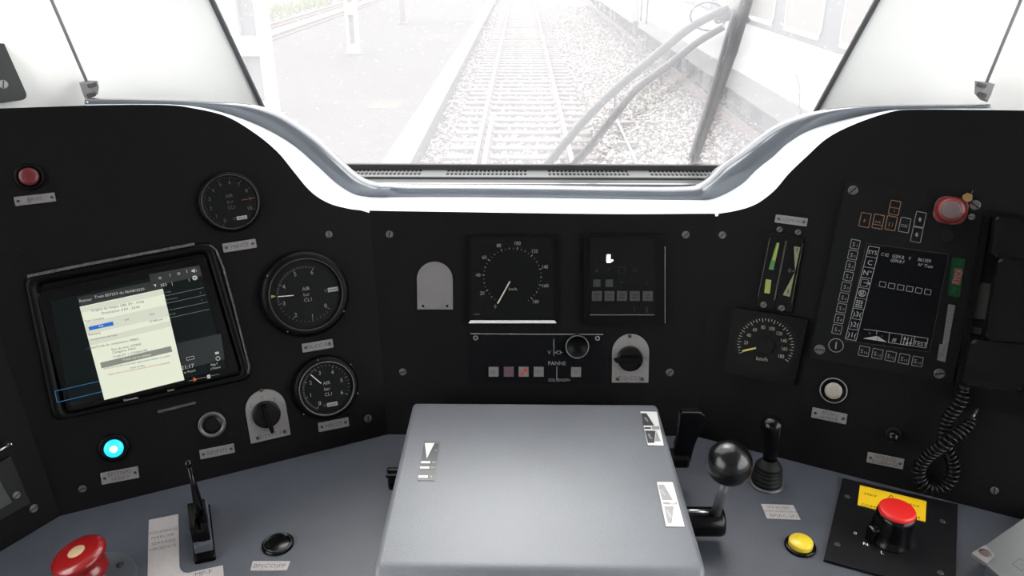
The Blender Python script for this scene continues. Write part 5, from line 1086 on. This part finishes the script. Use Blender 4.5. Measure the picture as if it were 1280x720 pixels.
# standing coaches
XS = 3.45
M_cw = mat('coach_white', (.26, .26, .265, 1), .45); M_cg = mat('coach_grey_skirt', (.085, .081, .079, 1), .5, noise=.04, nscale=4); M_cb = mat('coach_window_band', (.052, .052, .057, 1), .5)
M_und = mat('underframe_dark', (.010, .010, .011, 1), .8); M_blind = mat('window_blind_cream', (.115, .104, .093, 1), .6)
def coach(y0, y1, label, wins, bog):
    t = thing('passenger_coach', label, 'train coach', Matrix.Translation((XS, y0, ZR))); L_ = y1-y0
    prof = [(0, .94), (0, 2.9), (.10, 3.25), (.45, 3.6), (1.4, 3.85), (2.35, 3.6), (2.7, 3.25), (2.8, 2.9), (2.8, .94)]
    bm = new(); a = [bm.verts.new((q[0], .02, q[1])) for q in prof]; b = [bm.verts.new((q[0], L_-.02, q[1])) for q in prof]; n = len(prof)
    for i in range(n): bm.faces.new((a[i], b[i], b[(i+1) % n], a[(i+1) % n]))
    bm.faces.new(a); bm.faces.new(b[::-1]); finish('body_shell', bm, M_cw, t, recalc=True)
    bm = new(); box(bm, (-.006, L_/2, 1.065), (.02, L_-.1, .26), .003); box(bm, (-.004, L_/2, .90), (.02, L_-.1, .07), .003); plabel(finish('skirt_band', bm, M_cg, t), 'pale grey band along the bottom of the body')
    bm = new(); box(bm, (-.003, L_/2, 2.42), (.012, L_-2.0, .98), .003); plabel(finish('window_band', bm, M_cb, t), 'grey band around the windows')
    for wy, wl in wins:
        bm = new(); prism(bm, rrect(wl, .80, .10), 0, .012, .003); bm.transform(Matrix(((0, 0, -1, -.008), (1, 0, 0, wy-y0), (0, 1, 0, 2.45), (0, 0, 0, 1)))); w_ = finish('window', bm, M_blind, t, recalc=True)
        bm = new(); o_ = rrect(wl+.02, .82, .10); 
        for i in range(len(o_)): bar(bm, o_[i], o_[(i+1) % len(o_)], .05, .005, .018)
        bm.transform(Matrix(((0, 0, -1, -.008), (1, 0, 0, wy-y0), (0, 1, 0, 2.45), (0, 0, 0, 1)))); finish('window_frame', bm, M_cw, w_, recalc=True)
        bm = new(); box(bm, (-.022, wy-y0, 2.02), (.03, wl, .035), .004); finish('window_sill', bm, M_cw, w_)
    bm = new(); y = 1.2
    while y < L_-1.5:
        if not any(abs(y+y0-b0) < 1.7 for b0 in bog): box(bm, (.42+random.uniform(-.1, .1), y, .66), (.5, random.uniform(.5, 1.0), random.uniform(.34, .46)), .02)
        y += 1.25
    box(bm, (1.4, L_/2, .80), (2.4, L_-.6, .2)); finish('underframe_boxes', bm, M_und, t)
    for b0 in bog:
        bm = new(); box(bm, (.62, b0-y0, .62), (.14, 3.0, .20), .03); box(bm, (.58, b0-y0, .45), (.2, .5, .26), .03); bo = finish('bogie', bm, M_und, t)
        for dy in (-1.25, 1.25):
            bm = new(); lathe(bm, [(0, -.02), (.44, -.02), (.46, 0), (.46, .10), (0, .10)], (.70, b0-y0+dy, .46), 32, smooth=False, M=Matrix.Rotation(math.pi/2, 4, 'Y')); finish('wheel', bm, M_und, bo)
            bm = new(); box(bm, (.57, b0-y0+dy, .5), (.16, .3, .3), .04); finish('axle_box', bm, M_und, bo)
    return t
cA = coach(1.5, 24.0, 'nearer white and grey passenger coach standing on the right', [(6.2, 1.25), (8.05, 1.25), (9.95, 1.28), (11.75, 1.25), (13.6, 1.25), (15.5, 1.25), (17.4, 1.25), (19.3, 1.25)], [6.0, 20.2])
cB = coach(25.0, 50.0, 'further white passenger coach coupled beyond the nearer one', [(28.5+1.9*k, 1.25) for k in range(10)], [28.3, 46.5])
# lettering on the nearer coach's skirt and a door with steps
bm = new()
def sidetext(bm, s_, y, z, h_, w=1): 
    b2 = new(); text(b2, s_, 0, 0, h_, 0, wx=w, th=.001); b2.transform(Matrix(((0, 0, -1, -.018), (-1, 0, 0, y-1.5), (0, 1, 0, z), (0, 0, 0, 1)))); merge(bm, b2)
sidetext(bm, 'B 10', 12.9, 1.07, .13); sidetext(bm, '50 87 21-77', 10.9, 1.06, .07); finish('side_lettering', bm, mat('letter_white', (0.210, 0.210, 0.210, 1), .6), cA)
bm = new(); sidetext(bm, 'RENNES', 10.6, .99, .07); bm.free()
bm = new(); box(bm, (-.004, 21.2, 2.0), (.012, .75, 1.9), .004); d_ = finish('door', bm, mat('door_grey', (0.165, 0.165, 0.170, 1), .5), cA)
bm = new()
for z in (.35, .62): box(bm, (.02, 21.2, z), (.24, .7, .04), .008)
for dy in (-.36, .36): box(bm, (.03, 21.2+dy, .62), (.04, .05, .6))
finish('steps', bm, M_und, cA)
for dy in (-.55, .55): bm = new(); tube(bm, [(-.05, 21.2+dy, 1.1), (-.05, 21.2+dy, 2.4)], .02, 8); finish('handrail', bm, M_und, cA)
bm = new(); box(bm, (XS+1.4, 24.5, ZR+2.1), (1.5, .98, 2.2), .08); o = finish('gangway_bellows', bm, M_und); tag(o, 'dark gangway bellows joining the two coaches', 'gangway')
# dry plant beside the coach
t = thing('dry_plant', 'thin dry bare-branched weed standing in front of the nearer coach', 'plant', Matrix.Identity(4)); P = [at_x(u, v, 3.0) for u, v in ((1003, 178), (1002, 150), (999, 130), (1000, 112), (996, 96))]
g = Vector((P[0].x, P[0].y, ZG)); bm = new(); tube(bm, [g, P[0]]+P[1:], .008, 6, rr=[.014, .009, .008, .006, .005, .003])
rnd = random.Random(5)
for k in range(16):
    b0 = P[1].lerp(P[4], rnd.random()) if k % 2 else P[3].lerp(P[4], rnd.random()); sgn = rnd.choice((-1, 1)); e = b0+Vector((sgn*rnd.uniform(.04, .13), rnd.uniform(-.1, .1), rnd.uniform(.04, .22))); tube(bm, [b0, b0.lerp(e, .5)+Vector((0, 0, .02)), e], .002, 5)
finish('stem', bm, mat('twig_brown', (0.060, 0.050, 0.045, 1), .8), t)
